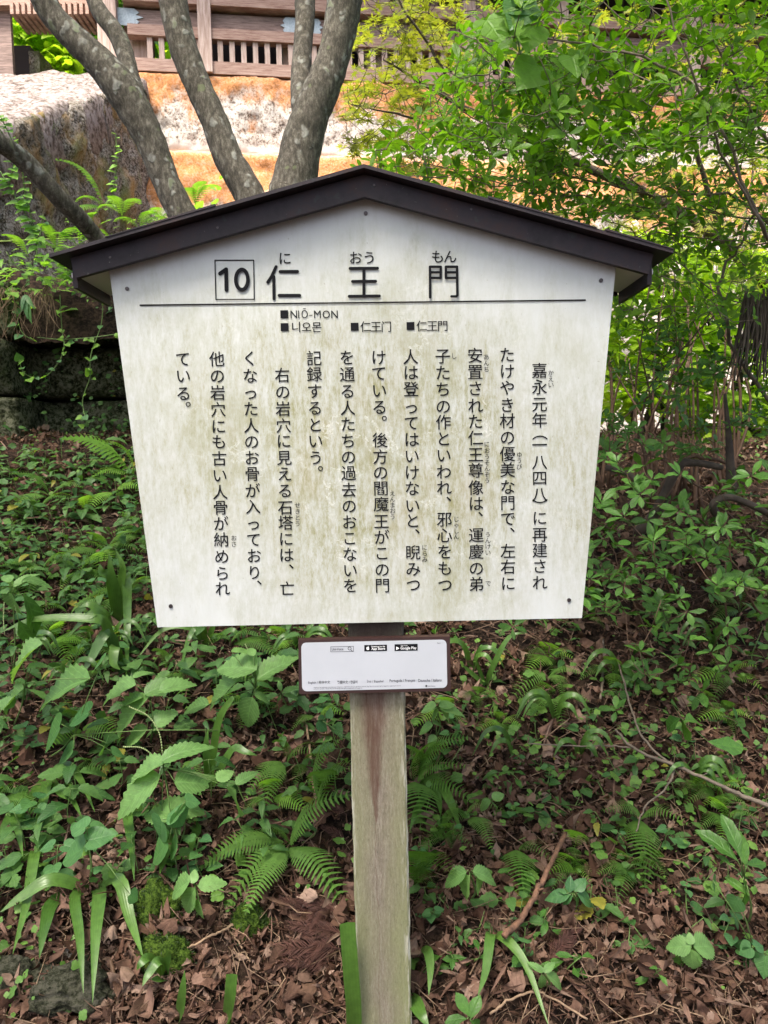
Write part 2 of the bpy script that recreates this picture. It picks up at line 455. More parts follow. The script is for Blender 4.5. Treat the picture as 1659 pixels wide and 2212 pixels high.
r1 = g.m('MULTIPLY', g.m('ADD', rust(g, c, ZTW, .24, .60), 0.0, True), up_m)
r2 = g.m('MULTIPLY', rust(g, c, ZJW, .30, .42), g.m('SUBTRACT', 1.0, up_m))
hole = g.ramp(f, [(.43, .45), (.48, 1.0), (.56, .75)])
c = g.mix(g.ramp(g.m('ABSOLUTE', g.m('SUBTRACT', Z[2], ZJW + .07)), [(.03, .8), (.09, 0.0)]), c, (.78, .74, .68))
c2 = g.mix(g.m('MULTIPLY', g.m('ADD', r1, r2, True), g.m('MULTIPLY', hole, .88)), c, (.66, .25, .055))
g.l(c2, b.inputs['Base Color'])
M['stone_left'], *_ = stone('lichened grey tuff', [(.035, .028, .018), (.15, .125, .095), (.42, .39, .34)], patch=((.05, .05, .03), 2.3, .52, .66, .75, (0, 0, 0)),
                            patch2=((.42, .24, .06), 1.3, .52, .60, .6, (5, 2, 1)), moss=((.13, .17, .03), 1.9, .52, .64, .7, (2, 7, 4)), scale=20)
M['stone_moss_shaded'], *_ = stone('shaded mossy rock', [(.007, .009, .004), (.045, .05, .024), (.16, .16, .11)], patch=((.035, .055, .012), 3, .50, .62, .8, (1, 1, 1)),
                            patch2=((.20, .20, .16), 22, .66, .72, .6, (3, 3, 3)), scale=16)  # moss colours darkened, with the canopy's shade put into them
M['rock_dark'], *_ = stone('dark soil-stained rock', [(.012, .012, .008), (.04, .042, .024), (.10, .095, .07)], scale=26)
M['stone_step'], *_ = stone('pale worn steps', [(.06, .045, .035), (.19, .155, .135), (.33, .29, .27)], scale=9, bump=.7)
M['moss'], *_ = stone('deep green moss', [(.02, .04, .006), (.05, .09, .012), (.09, .15, .02)], scale=40, bump=.8)
M['soil'], *_ = stone('forest soil', [(.008, .005, .004), (.022, .014, .010), (.055, .034, .024)], scale=14, bump=1.0)
M['hill'], *_ = stone('wooded hillside soil', [(.03, .05, .01), (.06, .09, .02), (.10, .13, .03)], scale=2, bump=1.0)

# bark
m, nt, b = newmat('lichened grey bark'); g = G(nt)
f = g.noise(g.pos((30, 30, 13)), 2.4, 9, .8)
c = g.ramp(f, [(.36, (.022, .018, .013)), (.5, (.075, .062, .048)), (.63, (.19, .17, .14))])
v = g.n('TexVoronoi', feature='F1'); v.inputs['Scale'].default_value = 30
dn = g.n('TexNoise'); dn.inputs['Scale'].default_value = 22; dn.inputs['Detail'].default_value = 4
g.l(g.pos(), dn.inputs['Vector'])
va = g.n('VectorMath', operation='SCALE'); g.l(dn.outputs['Color'], va.inputs[0]); va.inputs['Scale'].default_value = .06
vb = g.n('VectorMath', operation='ADD'); g.l(g.pos((1, 1, .8)), vb.inputs[0]); g.l(va.outputs[0], vb.inputs[1]); g.l(vb.outputs[0], v.inputs['Vector'])
sel = g.n('SeparateColor'); g.l(v.outputs['Color'], sel.inputs[0])
pl = g.m('MULTIPLY', g.ramp(g.m('ADD', v.outputs['Distance'], g.m('MULTIPLY', f, .4)), [(.42, 1.0), (.60, 0.0)]), g.ramp(sel.outputs[0], [(.42, 0.0), (.50, 1.0)]))
c = g.mix(g.m('MULTIPLY', pl, .85), c, g.mix(g.ramp(f, [(.4, 0.0), (.6, 1.0)]), (.17, .165, .15), (.34, .335, .31)))
c = g.mix(g.m('MULTIPLY', g.ramp(v.outputs['Distance'], [(.2, 1.0), (.34, 0.0)]), g.ramp(sel.outputs[1], [(.80, 0.0), (.84, .7)])), c, (.14, .16, .08))
g.l(c, b.inputs['Base Color']); b.inputs['Roughness'].default_value = .85
g.bump(b, g.m('ADD', f, g.m('MULTIPLY', pl, .3)), .7, .008)
M['bark'] = m

# ------------------------------------------------------------------ leaf templates: length along +Y, face +Z
def leaf_t(prof, n=6, fold=.12, droop=.25, serr=0.0, cur=0.0, wav=0.0):
    ts = np.linspace(0, 1, n + 1); V = []; UV = []; F = []
    for i, t in enumerate(ts):
        w = prof(t) * .5
        if serr and 0 < i < n: w *= (1 + serr if i % 2 == 1 else 1 - serr)
        yo = -.02 if (serr and i % 2 == 0) else 0
        z = -droop * t * t
        cx_ = cur * t * t; wv = wav * math.sin(t * 13)
        V += [(-w + cx_, t + yo, z + fold * w + wv * w), (cx_, t, z), (w + cx_, t + yo, z + fold * w - wv * w)]
        UV += [(.5 - w * 1.2, t), (.5, t), (.5 + w * 1.2, t)]
    for i in range(n):
        a = i * 3
        F += [(a, a + 1, a + 4, a + 3), (a + 1, a + 2, a + 5, a + 4)]
    return np.array(V), F, np.array(UV)
def P_ov(w, k=.8): return lambda t: w * (math.sin(math.pi * min(1, max(0, t)) ** k) ** .8 + .01)
T_nettle = leaf_t(lambda t: .66 * math.sin(math.pi * t ** .72) ** .75 * (1 - .15 * t) + .005, 16, .25, .22, .10)
T_nettle_b = leaf_t(lambda t: .50 * math.sin(math.pi * t ** .80) ** .85 + .005, 16, .2, .35, .11)
T_nettle_lo = leaf_t(lambda t: .6 * math.sin(math.pi * t ** .75) ** .8 + .005, 6, .25, .3, .12)
T_nettle_w = leaf_t(lambda t: .62 * math.sin(math.pi * t ** .72) ** .8 + .005, 10, .25, .25, .12)
T_shrub = leaf_t(lambda t: .40 * math.sin(math.pi * t ** 1.35) ** .8 + .012, 5, .2, .18)
WEEDS = [leaf_t(lambda t: .55 * math.sin(math.pi * t ** .7) ** .8 + .005, 10, .35, .45, .10, .14, .07), leaf_t(lambda t: .70 * math.sin(math.pi * t ** .65) ** .8 + .005, 10, .1, .15, .10, -.10, .08), leaf_t(lambda t: .42 * math.sin(math.pi * t ** .8) ** .8 + .005, 8, .4, .6, .06, -.15, .05)]
SHR = [leaf_t(lambda t: .46 * math.sin(math.pi * t ** 1.3) ** .8 + .012, 5, .35, .35, 0, .10, .2), leaf_t(lambda t: .38 * math.sin(math.pi * t ** 1.4) ** .8 + .012, 5, .1, .0, 0, -.12, .2)]
NETS = [leaf_t(lambda t: .60 * math.sin(math.pi * t ** .72) ** .8 + .005, 20, .2, .40, .09, .10, .05), leaf_t(lambda t: .68 * math.sin(math.pi * t ** .70) ** .8 + .005, 20, .35, .3, .10, -.08, .06)]
T_lance = leaf_t(lambda t: .30 * math.sin(math.pi * t ** .8) + .01, 5, .2, .3)
def fan_t(out, z=None, c=(0, .35), fold=.15):
    V = [(c[0], c[1], 0)] + [(x, y, fold * abs(x) - .15 * y * y) for x, y in out]
    V[0] = (c[0], c[1], -.02)
    n = len(out)
    F = [(0, i + 1, (i + 1) % n + 1) for i in range(n)]
    return np.array(V), F, np.array([(.5 + v[0] * .8, v[1]) for v in V])
heart = [(0, .08), (.12, -.02), (.26, -.03), (.40, .08), (.46, .25), (.42, .45), (.30, .65), (.14, .85), (0, 1.02)]
heart = heart + [(-x, y) for x, y in heart[-2:0:-1]]
T_heart = fan_t(heart, c=(0, .3))
def palmate(lobes=7, w=.13):
    out = []
    for i in range(lobes):
        a = math.pi * (-.78 + 1.56 * i / (lobes - 1)) + math.pi / 2
        L = 1.0 - .42 * abs(i - (lobes - 1) / 2) / ((lobes - 1) / 2)
        st = math.pi * 1.56 / (lobes - 1)
        out += [(math.cos(a - st / 2) * .26, math.sin(a - st / 2) * .26)] if i == 0 else []
        out += [(math.cos(a - w) * L * .6, math.sin(a - w) * L * .6), (math.cos(a) * L, math.sin(a) * L), (math.cos(a + w) * L * .6, math.sin(a + w) * L * .6)]
        out += [(math.cos(a + st / 2) * .24, math.sin(a + st / 2) * .24)]
    return [(x * .62, y * .62 + .25) for x, y in out]
T_maple = fan_t(palmate(), c=(0, .25), fold=-.12)
T_clover = fan_t([(0, .05), (.25, .0), (.42, .15), (.46, .38), (.34, .55), (.40, .7), (.22, .85), (.05, .78), (0, .9), (-.05, .78), (-.22, .85), (-.40, .7), (-.34, .55), (-.46, .38), (-.42, .15), (-.25, 0)], c=(0, .4), fold=-.1)
def crumple(T, amt, seed):
    V, F, UV = T; r = np.random.default_rng(seed)
    V = V.copy()
    V[:, 2] += .35 * wob(V[:, 0], V[:, 1], 3.0, seed) * amt + r.normal(0, .05 * amt, len(V)) + amt * .5 * V[:, 0] ** 2
    V[:, 0] *= .8
    return V, F, UV
LIT = [crumple(T_maple, 1.0, 1), crumple(T_maple, 1.5, 2), crumple(leaf_t(P_ov(.5), 5, .3, .1), 1.2, 3), crumple(leaf_t(P_ov(.35), 5, .6, .3), 1.4, 4), crumple(leaf_t(P_ov(.16), 4, .5, -.2), 1.2, 5), crumple(palmate and fan_t(palmate(5, .2), c=(0, .25)), 1.8, 6)]

def ragged(seed, n=10, asp=.5):
    r = np.random.default_rng(seed); out = []
    for k in range(n):
        a = 2 * math.pi * k / n + r.normal(0, .15); q = r.uniform(.45, 1.0) if k % 2 else r.uniform(.75, 1.1)
        out.append((math.cos(a) * q * .5 * asp * 1.4, .5 + math.sin(a) * q * .5))
    return crumple(fan_t(out, c=(0, .5)), r.uniform(1.2, 2.2), seed)
LIT += [ragged(k, 9 + k % 3, (.4, .7, .9, .3)[k % 4]) for k in range(8)]
def frame(base, tip, nrm=(0, 0, 1), width=1.0):
    """matrix taking the unit leaf from base to tip, face near nrm"""
    base = Vector(base); y = Vector(tip) - base; L = y.length; y = y / L
    n = Vector(nrm); x = y.cross(n)
    if x.length < 1e-4: x = y.cross(Vector((1, 0, .1)))
    x.normalize(); z = x.cross(y)
    m = Matrix(((x.x * L * width, y.x * L, z.x * L, base.x), (x.y * L * width, y.y * L, z.y * L, base.y), (x.z * L * width, y.z * L, z.z * L, base.z), (0, 0, 0, 1)))
    return m
def leaf_mesh(name, T, mat): return mk(name, T[0], T[1], mat, uv=T[2])
LM = {k: leaf_mesh('leaf', T, M[mm]) for k, (T, mm) in dict(
    nettle=(T_nettle, 'leaf_nettle'), nettle_b=(T_nettle_b, 'leaf_nettle'), nettle_lo=(T_nettle_w, 'leaf_weed'), weed_b=(T_nettle_b, 'leaf_weed'), heart=(T_heart, 'leaf_heart'), shrub=(T_shrub, 'leaf_shrub'),
    shade=(T_shrub, 'leaf_shade'), lance=(T_lance, 'leaf_heart'), maple=(T_maple, 'leaf_maple'), bright=(T_nettle_lo, 'leaf_fern_bright'), bright_heart=(T_heart, 'leaf_fern_bright')).items()}

VAR = {}
for k_, Ts_, m_ in (('nettle_lo', WEEDS, 'leaf_weed'), ('shrub', SHR, 'leaf_shrub'), ('shade', SHR, 'leaf_shade'), ('nettle', NETS, 'leaf_nettle'), ('weed_b', WEEDS[::2], 'leaf_weed'), ('bright', WEEDS, 'leaf_fern_bright')):
    VAR[k_] = [LM[k_]] + [leaf_mesh('leaf', T, M[m_]) for T in Ts_]
def pick(k_): return random.choice(VAR[k_]) if k_ in VAR else LM[k_]
# ------------------------------------------------------------------ ground
xs = np.concatenate([np.linspace(-60, -4.2, 14), np.linspace(-4, 4.5, 330), np.linspace(4.8, 60, 14)])
ys = np.concatenate([np.linspace(-50, -2, 8), np.linspace(-1.6, 5, 270), np.linspace(5.2, 12, 34), np.linspace(13, 90, 16)])
XX, YY = np.meshgrid(xs, ys)
ZZ = ground_z(XX, YY)
nxg, nyg = len(xs), len(ys)
ii = np.arange(nxg * nyg).reshape(nyg, nxg)
F = np.stack([ii[:-1, :-1], ii[:-1, 1:], ii[1:, 1:], ii[1:, :-1]], -1).reshape(-1, 4)
tag(link('ground', mk('ground', np.stack([XX, YY, ZZ], -1).reshape(-1, 3), F, M['soil'])), kind='structure')

# ------------------------------------------------------------------ rough stone blocks
def rough_block(name, parent, mat, P00, P10, P11, P01, thick, amp=.05, res=.12, gap=.008, seed=0, back=None):
    P = [np.array(p, float) for p in (P00, P10, P11, P01)]
    n = np.cross(P[1] - P[0], P[3] - P[0]); n /= np.linalg.norm(n)
    w = np.linalg.norm(P[1] - P[0]); h = np.linalg.norm(P[3] - P[0])
    nx = max(3, int(w / res)); ny = max(3, int(h / res))
    u = np.linspace(0, 1, nx + 1); v = np.linspace(0, 1, ny + 1)
    U, W = np.meshgrid(u, v)
    Q = ((1 - U) * (1 - W))[..., None] * P[0] + (U * (1 - W))[..., None] * P[1] + (U * W)[..., None] * P[2] + ((1 - U) * W)[..., None] * P[3]
    ed = np.minimum(np.minimum(U, 1 - U) * w, np.minimum(W, 1 - W) * h)
    du = (P[1] - P[0]) / w; dv = (P[3] - P[0]) / h
    q = [noise.fractal(Vector(p) * 2.6 + Vector((seed, 0, 0)), .9, 2.1, 5) for p in Q.reshape(-1, 3)]
    q2 = [noise.fractal(Vector((p[0], p[1], p[2] * .6)) * 13 + Vector((seed, 3, 0)), .8, 2.0, 4) for p in Q.reshape(-1, 3)]
    disp = np.array(q).reshape(U.shape) * amp + np.clip(np.array(q2).reshape(U.shape), -1, .35) * min(.035, amp * .4) - .045 * np.exp(-ed / .03)
    Q = Q + n * disp[..., None]
    Q += du * ((U < .001) * gap - (U > .999) * gap)[..., None] + dv * ((W < .001) * gap - (W > .999) * gap)[..., None]
    V = list(Q.reshape(-1, 3)); F = []
    idx = np.arange((nx + 1) * (ny + 1)).reshape(ny + 1, nx + 1)
    for j in range(ny):
        for i in range(nx): F.append((idx[j, i], idx[j, i + 1], idx[j + 1, i + 1], idx[j + 1, i]))
    rim = [idx[0, i] for i in range(nx + 1)] + [idx[j, nx] for j in range(1, ny + 1)] + [idx[ny, i] for i in range(nx - 1, -1, -1)] + [idx[j, 0] for j in range(ny - 1, 0, -1)]
    b0 = len(V)
    for r_ in rim: V.append(V[r_] - n * thick)
    k = len(rim)
    for i in range(k): F.append((rim[(i + 1) % k], rim[i], b0 + i, b0 + (i + 1) % k))
    F.append(tuple(b0 + i for i in range(k - 1, -1, -1)))
    return put(name, mk(name, V, F, mat), parent)

# gate podium: plane turned so that it recedes to the right
GA = at(300, 150, 7.9); 
gdir = Vector((math.cos(R(8)), math.sin(R(8)), 0)); gn = Vector((math.sin(R(8)), -math.cos(R(8)), 0))
GO = Vector((GA.x - .12, GA.y, 0))
def gp(s, z, off=0.0): return GO + gdir * s + gn * off + Vector((0, 0, z))
ZT = at(500, 155, 8.05).z - .02
ZJ = at(500, 330, 8.0).z
podium = empty('stone_podium', gp(3, 1.6), 'pale rough stone base with rust orange patches carrying the wooden gate', 'stone wall')
cuts_u = [0, 4.35, 8.2, 12.5]; cuts_l = [0, 2.75, 6.0, 9.4, 12.8]
for i in range(3): rough_block('stone_block', podium, M['stone_gate'], gp(cuts_u[i], ZJ), gp(cuts_u[i + 1], ZJ), gp(cuts_u[i + 1], ZT), gp(cuts_u[i], ZT), 1.2, .05, .028, .006, i)
for i in range(4): rough_block('stone_block', podium, M['stone_gate'], gp(cuts_l[i], 3.2, .13), gp(cuts_l[i + 1], 3.2, .13), gp(cuts_l[i + 1], ZJ - .005, .13), gp(cuts_l[i], ZJ - .005, .13), 1.0, .05, .035, .006, 9 + i)
for i in range(4): rough_block('stone_block', podium, M['stone_gate'], gp(cuts_l[i] * .97, 1.5, .2), gp(cuts_l[i + 1] * .97, 1.5, .2), gp(cuts_l[i + 1] * .97, 3.18, .2), gp(cuts_l[i] * .97, 3.18, .2), 1.0, .09, .12, .006, 19 + i)

# left retaining wall, climbing away from the viewer
A0 = at(-330, 300, 3.7); A1 = at(318, 165, 7.85)
wl = empty('retaining_wall', (A0.x, A0.y, 1.5), 'tall lichened stone wall climbing at the left beside the steps', 'stone wall')
zt0 = at(-330, 368, 3.7).z; zt1 = at(318, 172, 7.85).z
def wp(s, t):
    x = A0.x + (A1.x - A0.x) * s; y = A0.y + (A1.y - A0.y) * s
    ztop = zt0 + (zt1 - zt0) * s
    z0 = 2.15 + .5 * s * 0
    return Vector((x, y, z0 + (ztop - z0) * t))
sc_ = [0, .33, .62, 1.0]; tc = [0, .52, 1.0]
k = 0
for j in range(2):
    for i in range(3):
        sh = .09 if j == 0 and 0 < i < 3 else 0
        sh2 = .09 if j == 0 and i + 1 < 3 else 0
        a, b_ = sc_[i] + sh, sc_[i + 1] + sh2
        rough_block('stone_block', wl, M['stone_left'], wp(a, tc[j]), wp(b_, tc[j]), wp(b_, tc[j + 1]), wp(a, tc[j + 1]), .5, .07, .03, .006, 30 + k); k += 1
# worn steps over it
st = empty('stone_steps', at(60, 220, 6.2), 'pale worn stone steps above the left wall', 'steps')
for i in range(7):
    f0 = i / 7; f1 = (i + 1) / 7
    a = wp(f0 * .97 + .02, 1.0); c_ = wp(f1 * .97 + .02, 1.0)
    FA, FB_ = at(-700, 186, 6.6), at(228, 158, 9.0)
    L0 = FA.lerp(FB_, f0); L1 = FA.lerp(FB_, f1) + Vector((0, 0, .04))
    a2 = a + Vector((0, 0, -.01)); c2 = c_ + Vector((0, 0, .03))
    rough_block('step', st, M['stone_step'], L0, a2, c2, L1, .35, .03, .05, .0, 50 + i)

# mossy courses under the ledge, canopy shade put into their dark colour
dk_ = empty('mossy_rock_wall', (at(140, 800, 4.25).x, 2.85, 1.5), 'shade-dark mossy stone courses behind the left edge of the board', 'stone wall')
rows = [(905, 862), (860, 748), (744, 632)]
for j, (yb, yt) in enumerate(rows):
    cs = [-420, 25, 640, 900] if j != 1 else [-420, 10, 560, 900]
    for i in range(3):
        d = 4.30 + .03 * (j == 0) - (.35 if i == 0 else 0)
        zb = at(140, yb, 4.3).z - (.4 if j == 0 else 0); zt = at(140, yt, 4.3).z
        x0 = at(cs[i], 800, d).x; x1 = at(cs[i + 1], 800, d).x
        rough_block('stone_block', dk_, M['stone_moss_shaded'], (x0, d - 1.4, zb), (x1, d - 1.4, zb), (x1, d - 1.4, zt), (x0, d - 1.4, zt), .6, .11, .028, .008, 70 + j * 3 + i)
# ledge of soil on top
lx = np.linspace(at(-420, 600, 4.1).x, at(560, 600, 4.1).x, 60); ly = np.linspace(2.62, 7.4, 40)
LX, LY = np.meshgrid(lx, ly)
LZ = at(140, 632, 4.2).z + .02 + .10 * wob(LX, LY, 3) + .12 * (LY - 2.62) + .05 * wob(LX, LY, 9, 3) - .25 * np.exp(-(LY - 2.62) / .06)
def sheet(name, X_, Y_, Z_, mat, parent=None):
    ny, nx = X_.shape; ii = np.arange(nx * ny).reshape(ny, nx)
    F = np.stack([ii[:-1, :-1], ii[:-1, 1:], ii[1:, 1:], ii[1:, :-1]], -1).reshape(-1, 4)
    return link(name, mk(name, np.stack([X_, Y_, Z_], -1).reshape(-1, 3), F, mat), parent)
tag(sheet('ledge_ground', LX, LY, LZ, M['soil']), kind='structure')
def ledge_z(x, y): return at(140, 632, 4.2).z + .02 + .12 * (y - 2.62)

# ------------------------------------------------------------------ gate building
gate = empty('wooden_gate', gp(4, ZT), 'weathered wooden temple gate with railing and balusters on the stone base', 'gate')
GM = Matrix(((gdir.x, -gn.x, 0, GO.x), (gdir.y, -gn.y, 0, GO.y), (0, 0, 1, 0), (0, 0, 0, 1)))   # local x along, y back, z up
def gs(px): 
    # along-distance of the pixel column on the gate front plane
    r = ray(px, 100); o = CAM - GO
    t = -(gn.x * o.x + gn.y * o.y) / (gn.x * r.x + gn.y * r.y)
    p = CAM + r * t
    return (p - GO).dot(gdir)
def gz(px, py):
    r = ray(px, py); o = CAM - GO
    t = -(gn.x * o.x + gn.y * o.y) / (gn.x * r.x + gn.y * r.y)
    return (CAM + r * t).z
def gbox(name, s0, s1, y0, y1, z0, z1, mat, parent=None, lab=None):
    mb = MB(); mb.box((s0, y0, z0), (s1, y1, z1), GM)
    o = mb.obj(name, mat, parent or gate)
    if lab: o['label'] = lab
    return o
z_sill = gz(500, 132); z_r0 = gz(500, 83); z_r1 = gz(500, 60); z_b1 = gz(500, 20); z_t0 = gz(500, 13); z_t1 = z_t0 + .12
SE = 12.0
gbox('sill_beam', -.05, SE, .02, .24, ZT, z_sill, M['gate_wood'])
gbox('rail', .02, SE, .02, .13, z_r0, z_r1, M['gate_wood'])
gbox('tie_beam', .02, SE, .10, .28, z_r1 + .02, z_b1, M['gate_dark'])
gbox('rail', -.02, SE, .0, .16, z_t0, z_t1, M['gate_wood'])
for px in (233, 443, 1015, 1215, 1500):
    s = gs(px); w = .09 if px == 233 else .065
    gbox('post', s - w, s + w, -.015, .16, ZT + .003, z_t1 + .4 if px != 233 else z_t1 + 1.5, M['gate_wood_v'])
for px in (292, 640, 825):
    s = gs(px); gbox('pillar', s - .13, s + .13, .18, .44, ZT, z_t1 + 1.5, M['gate_wood_v'])
px = 322
while px < 1300:
    if abs(px - 443) > 16 and abs(px - 640) > 8:
        s = gs(px); gbox('baluster', s - .026, s + .026, .05, .10, z_sill - .002, z_r0 + .002, M['gate_wood_v'])
    px += 25.5
gbox('interior_shade_panel', .3, SE, 1.4, 1.5, ZT, z_t1 + 1.3, M['inside_shade'])  # dark sheet painted as the shade inside the gate
gbox('floor_boards', -.05, SE, .25, 1.4, ZT - .05, ZT + .04, M['gate_dark'])
for s0, s1 in ((gs(318), gs(640)), (gs(640), gs(990))):
    gbox('panel_board', s0 + .14, s1 - .14, .30, .33, z_b1 + .01, z_t0 + .6, M['gate_dark'])
# metal fittings with scalloped ends
def fitting(px0, px1, flip):
    s0, s1 = gs(px0), gs(px1); zc = (z_r1 + z_b1) / 2 + .01; h = (z_b1 - z_r1) * .46
    out = [(0, -h), (.62, -h), (.8, -h * .55), (.68, -h * .25), (.95, 0), (.68, h * .25), (.8, h * .55), (.62, h), (0, h)]
    pts = [((s0 + (s1 - s0) * u) if not flip else (s1 - (s1 - s0) * u), v) for u, v in out]
    if flip: pts = pts[::-1]
    mb = MB(); mb.prism([GM @ Vector((p[0], .088, zc + p[1])) for p in pts], [GM @ Vector((p[0], .102, zc + p[1])) for p in pts])
    mb.obj('metal_fitting', M['fitting'], gate)
fitting(253, 312, False); fitting(606, 640, True); fitting(672, 702, False)
# eaves and plaster further right, rafters
zz = gz(950, 40)
for i in range(26):
    s = gs(740) + i * .17
    mb = MB(); mb.box((s, -.75, z_t1 + .55), (s + .07, .6, z_t1 + .63), GM); mb.obj('rafter', M['gate_wood'], gate)
gbox('eaves_board', gs(700), SE, -.80, -.72, z_t1 + .52, z_t1 + .66, M['gate_wood'])
gbox('roof', -.6, SE, -.9, 1.6, z_t1 + 1.2, z_t1 + 1.35, M['gate_dark'])
for a, b_ in ((950, 1038), (1062, 1180), (790, 860)):
    gbox('plaster_panel', gs(a), gs(b_), .32, .36, gz(950, 80), gz(950, 30), M['plaster'])
    gbox('post', gs(b_) + .02, gs(b_) + .14, .20, .36, z_sill, z_t1 + .6, M['gate_wood_v'])
for px in (462, 478, 503, 515):
    gbox('hanging_cloth', gs(px), gs(px) + .06, .6, .63, z_sill + .12, z_r0 - .02, M['red_cloth'])
# far left: dark post of an outbuilding, beam with short rafters
ob = empty('gatehouse_corner', at(10, 150, 8.6), 'dark wooden corner post and lattice eaves at the top left', 'outbuilding')
mb = MB(); P0 = at(-40, 160, 8.6); P1 = at(20, 0, 8.6); mb.box((P0.x, P0.y, P0.z - .1), (P1.x, P0.y + .05, P1.z + .8)); mb.obj('post', M['gate_dark'], ob)
mb = MB(); P0 = at(-40, 12, 8.5); P1 = at(208, 3, 8.5); mb.box((P0.x, P0.y, P0.z), (P1.x, P0.y + .12, P1.z + .35)); mb.obj('beam', M['gate_wood'], ob)
for i in range(15):
    mb = MB(); P0 = at(22 + i * 12.5, 30, 8.45); mb.box((P0.x, P0.y, P0.z), (P0.x + .035, P0.y + .4, P0.z + .12)); mb.obj('rafter', M['gate_wood'], ob)
mb = MB(); P0 = at(24, 160, 8.9); P1 = at(64, 98, 8.9); mb.box((P0.x, P0.y, P0.z - .2), (P1.x, P0.y + .5, P1.z)); mb.obj('doorway_shade', M['inside_shade'], ob)  # solid near-black box standing for the shade in the doorway
mb = MB(); P0 = at(64, 160, 8.85); P1 = at(84, 110, 8.85); mb.box((P0.x, P0.y, P0.z - .2), (P1.x, P0.y + .5, P1.z)); mb.obj('stone_side', M['stone_left'], ob)

# hillside behind everything
hx = np.linspace(-40, 40, 50); hy = np.linspace(14.5, 45, 30); HX, HY = np.meshgrid(hx, hy)
tag(sheet('hillside', HX, HY, 1.5 + (HY - 14.5) * .85 + .8 * wob(HX, HY, .5), M['hill']), kind='structure')

# ------------------------------------------------------------------ the notice board
DP = 1.40                                       # panel face distance
board = empty('notice_board', at(815, 1700, 1.46) * 1, 'large white wooden notice board with dark gabled roof on a square post', 'sign')
board.location.z = .30
c0 = at(815, 1500, 1.415); c1 = at(831, 2212, 1.415)
pw = .0525
def pcx(z): return c1.x + (c0.x - c1.x) * (z - c1.z) / (c0.z - c1.z)
mb = MB()
zs = np.linspace(.22, at(786, 362, 1.345).z - .03, 60)
rows_ = []
for z in zs:
    x = pcx(z); j = lambda: random.uniform(-.0009, .0009); c = .004
    rows_.append([Vector((x - pw + c + j(), .015, z)), Vector((x + pw - c + j(), .015, z)), Vector((x + pw + j(), .015 + c, z)), Vector((x + pw + j(), .118, z)), Vector((x - pw + j(), .118, z)), Vector((x - pw + j(), .015 + c, z))])
V = [v for r_ in rows_ for v in r_]; n6 = 6
F = [(i * 6 + k, i * 6 + (k + 1) % 6, (i + 1) * 6 + (k + 1) % 6, (i + 1) * 6 + k) for i in range(len(zs) - 1) for k in range(6)] + [(5, 4, 3, 2, 1, 0), tuple((len(zs) - 1) * 6 + k for k in range(6))]
put('post', mk('post', V, F, M['post'], smooth=False), board)
BL, BR = at(340, 1355, DP), at(1257, 1335, DP)
TL, TR = at(236, 583, DP), at(1330, 578, DP)
AP = at(786, 400, DP)
TL2 = TL + (TL - BL) * .035; TR2 = TR + (TR - BR) * .035
front = [BL, BR, TR2, AP, TL2]
off = Vector((0, .013, 0))
mb = MB(); mb.prism([Vector((p.x, 0, p.z)) for p in front], [Vector((p.x, .013, p.z)) for p in front])
panel = mb.obj('panel', M['panel'], board)

# roof
TIPL, PEAK, TIPR = at(106, 556, 1.345), at(786, 362, 1.345), at(1455, 547, 1.345)
def xs_(p, y, dz=0.0, dx=0.0): return Vector((p.x + dx, y, p.z + dz))
FY0, FY1 = -.030, -.018
BY0, BY1 = .150, .162
for sgn, tip in ((-1, TIPL), (1, TIPR)):
    fr = [xs_(tip, -.055), xs_(PEAK, -.055), xs_(PEAK, -.055, .006), xs_(tip, -.055, .006)]
    if sgn > 0: fr = [fr[1], fr[0], fr[3], fr[2]]
    mb = MB(); mb.prism(fr, [Vector((v.x, .19, v.z)) for v in fr]); mb.obj('roof_sheet', M['roof'], board)
    for (y0, y1, hh, nm) in ((FY0, FY1, .034, 'fascia_board'), (BY0, BY1, .034, 'fascia_board')):
        ix = -sgn * .026
        dzs = abs(.026 * (PEAK.z - tip.z) / (PEAK.x - tip.x))
        a = xs_(tip, y0, -.002 + dzs, ix); b_ = xs_(PEAK, y0, -.002)
        a2 = Vector((a.x, y0, a.z - hh)) + Vector((-sgn * .008, 0, .0)); b2 = Vector((b_.x, y0, b_.z - hh - .004))
        fr = [a2, b2, b_, a] if sgn < 0 else [b2, a2, a, b_]
        mb = MB(); mb.prism(fr, [Vector((v.x, y1, v.z)) for v in fr]); mb.obj(nm, M['roof'], board)
    a = xs_(tip, FY1 + .001, -.018, -sgn * .022); b_ = xs_(PEAK, FY1 + .001, -.022)
    fr = [a + Vector((0, 0, -.008)), b_ + Vector((0, 0, -.008)), b_, a]
    if sgn > 0: fr = [fr[1], fr[0], fr[3], fr[2]]
    mb = MB(); mb.prism(fr, [Vector((v.x, BY0 - .001, v.z)) for v in fr]); mb.obj('soffit', M['plaster'], board)
    # end cap
    a = xs_(tip, FY1, -.012, -sgn * .018)
    mb = MB(); x0, x1 = sorted((a.x - sgn * .006, a.x - sgn * .014)); mb.box((x0, FY1 + .0005, a.z - .032), (x1, BY0 - .0005, a.z + .008)); mb.obj('end_cap', M['roof'], board)
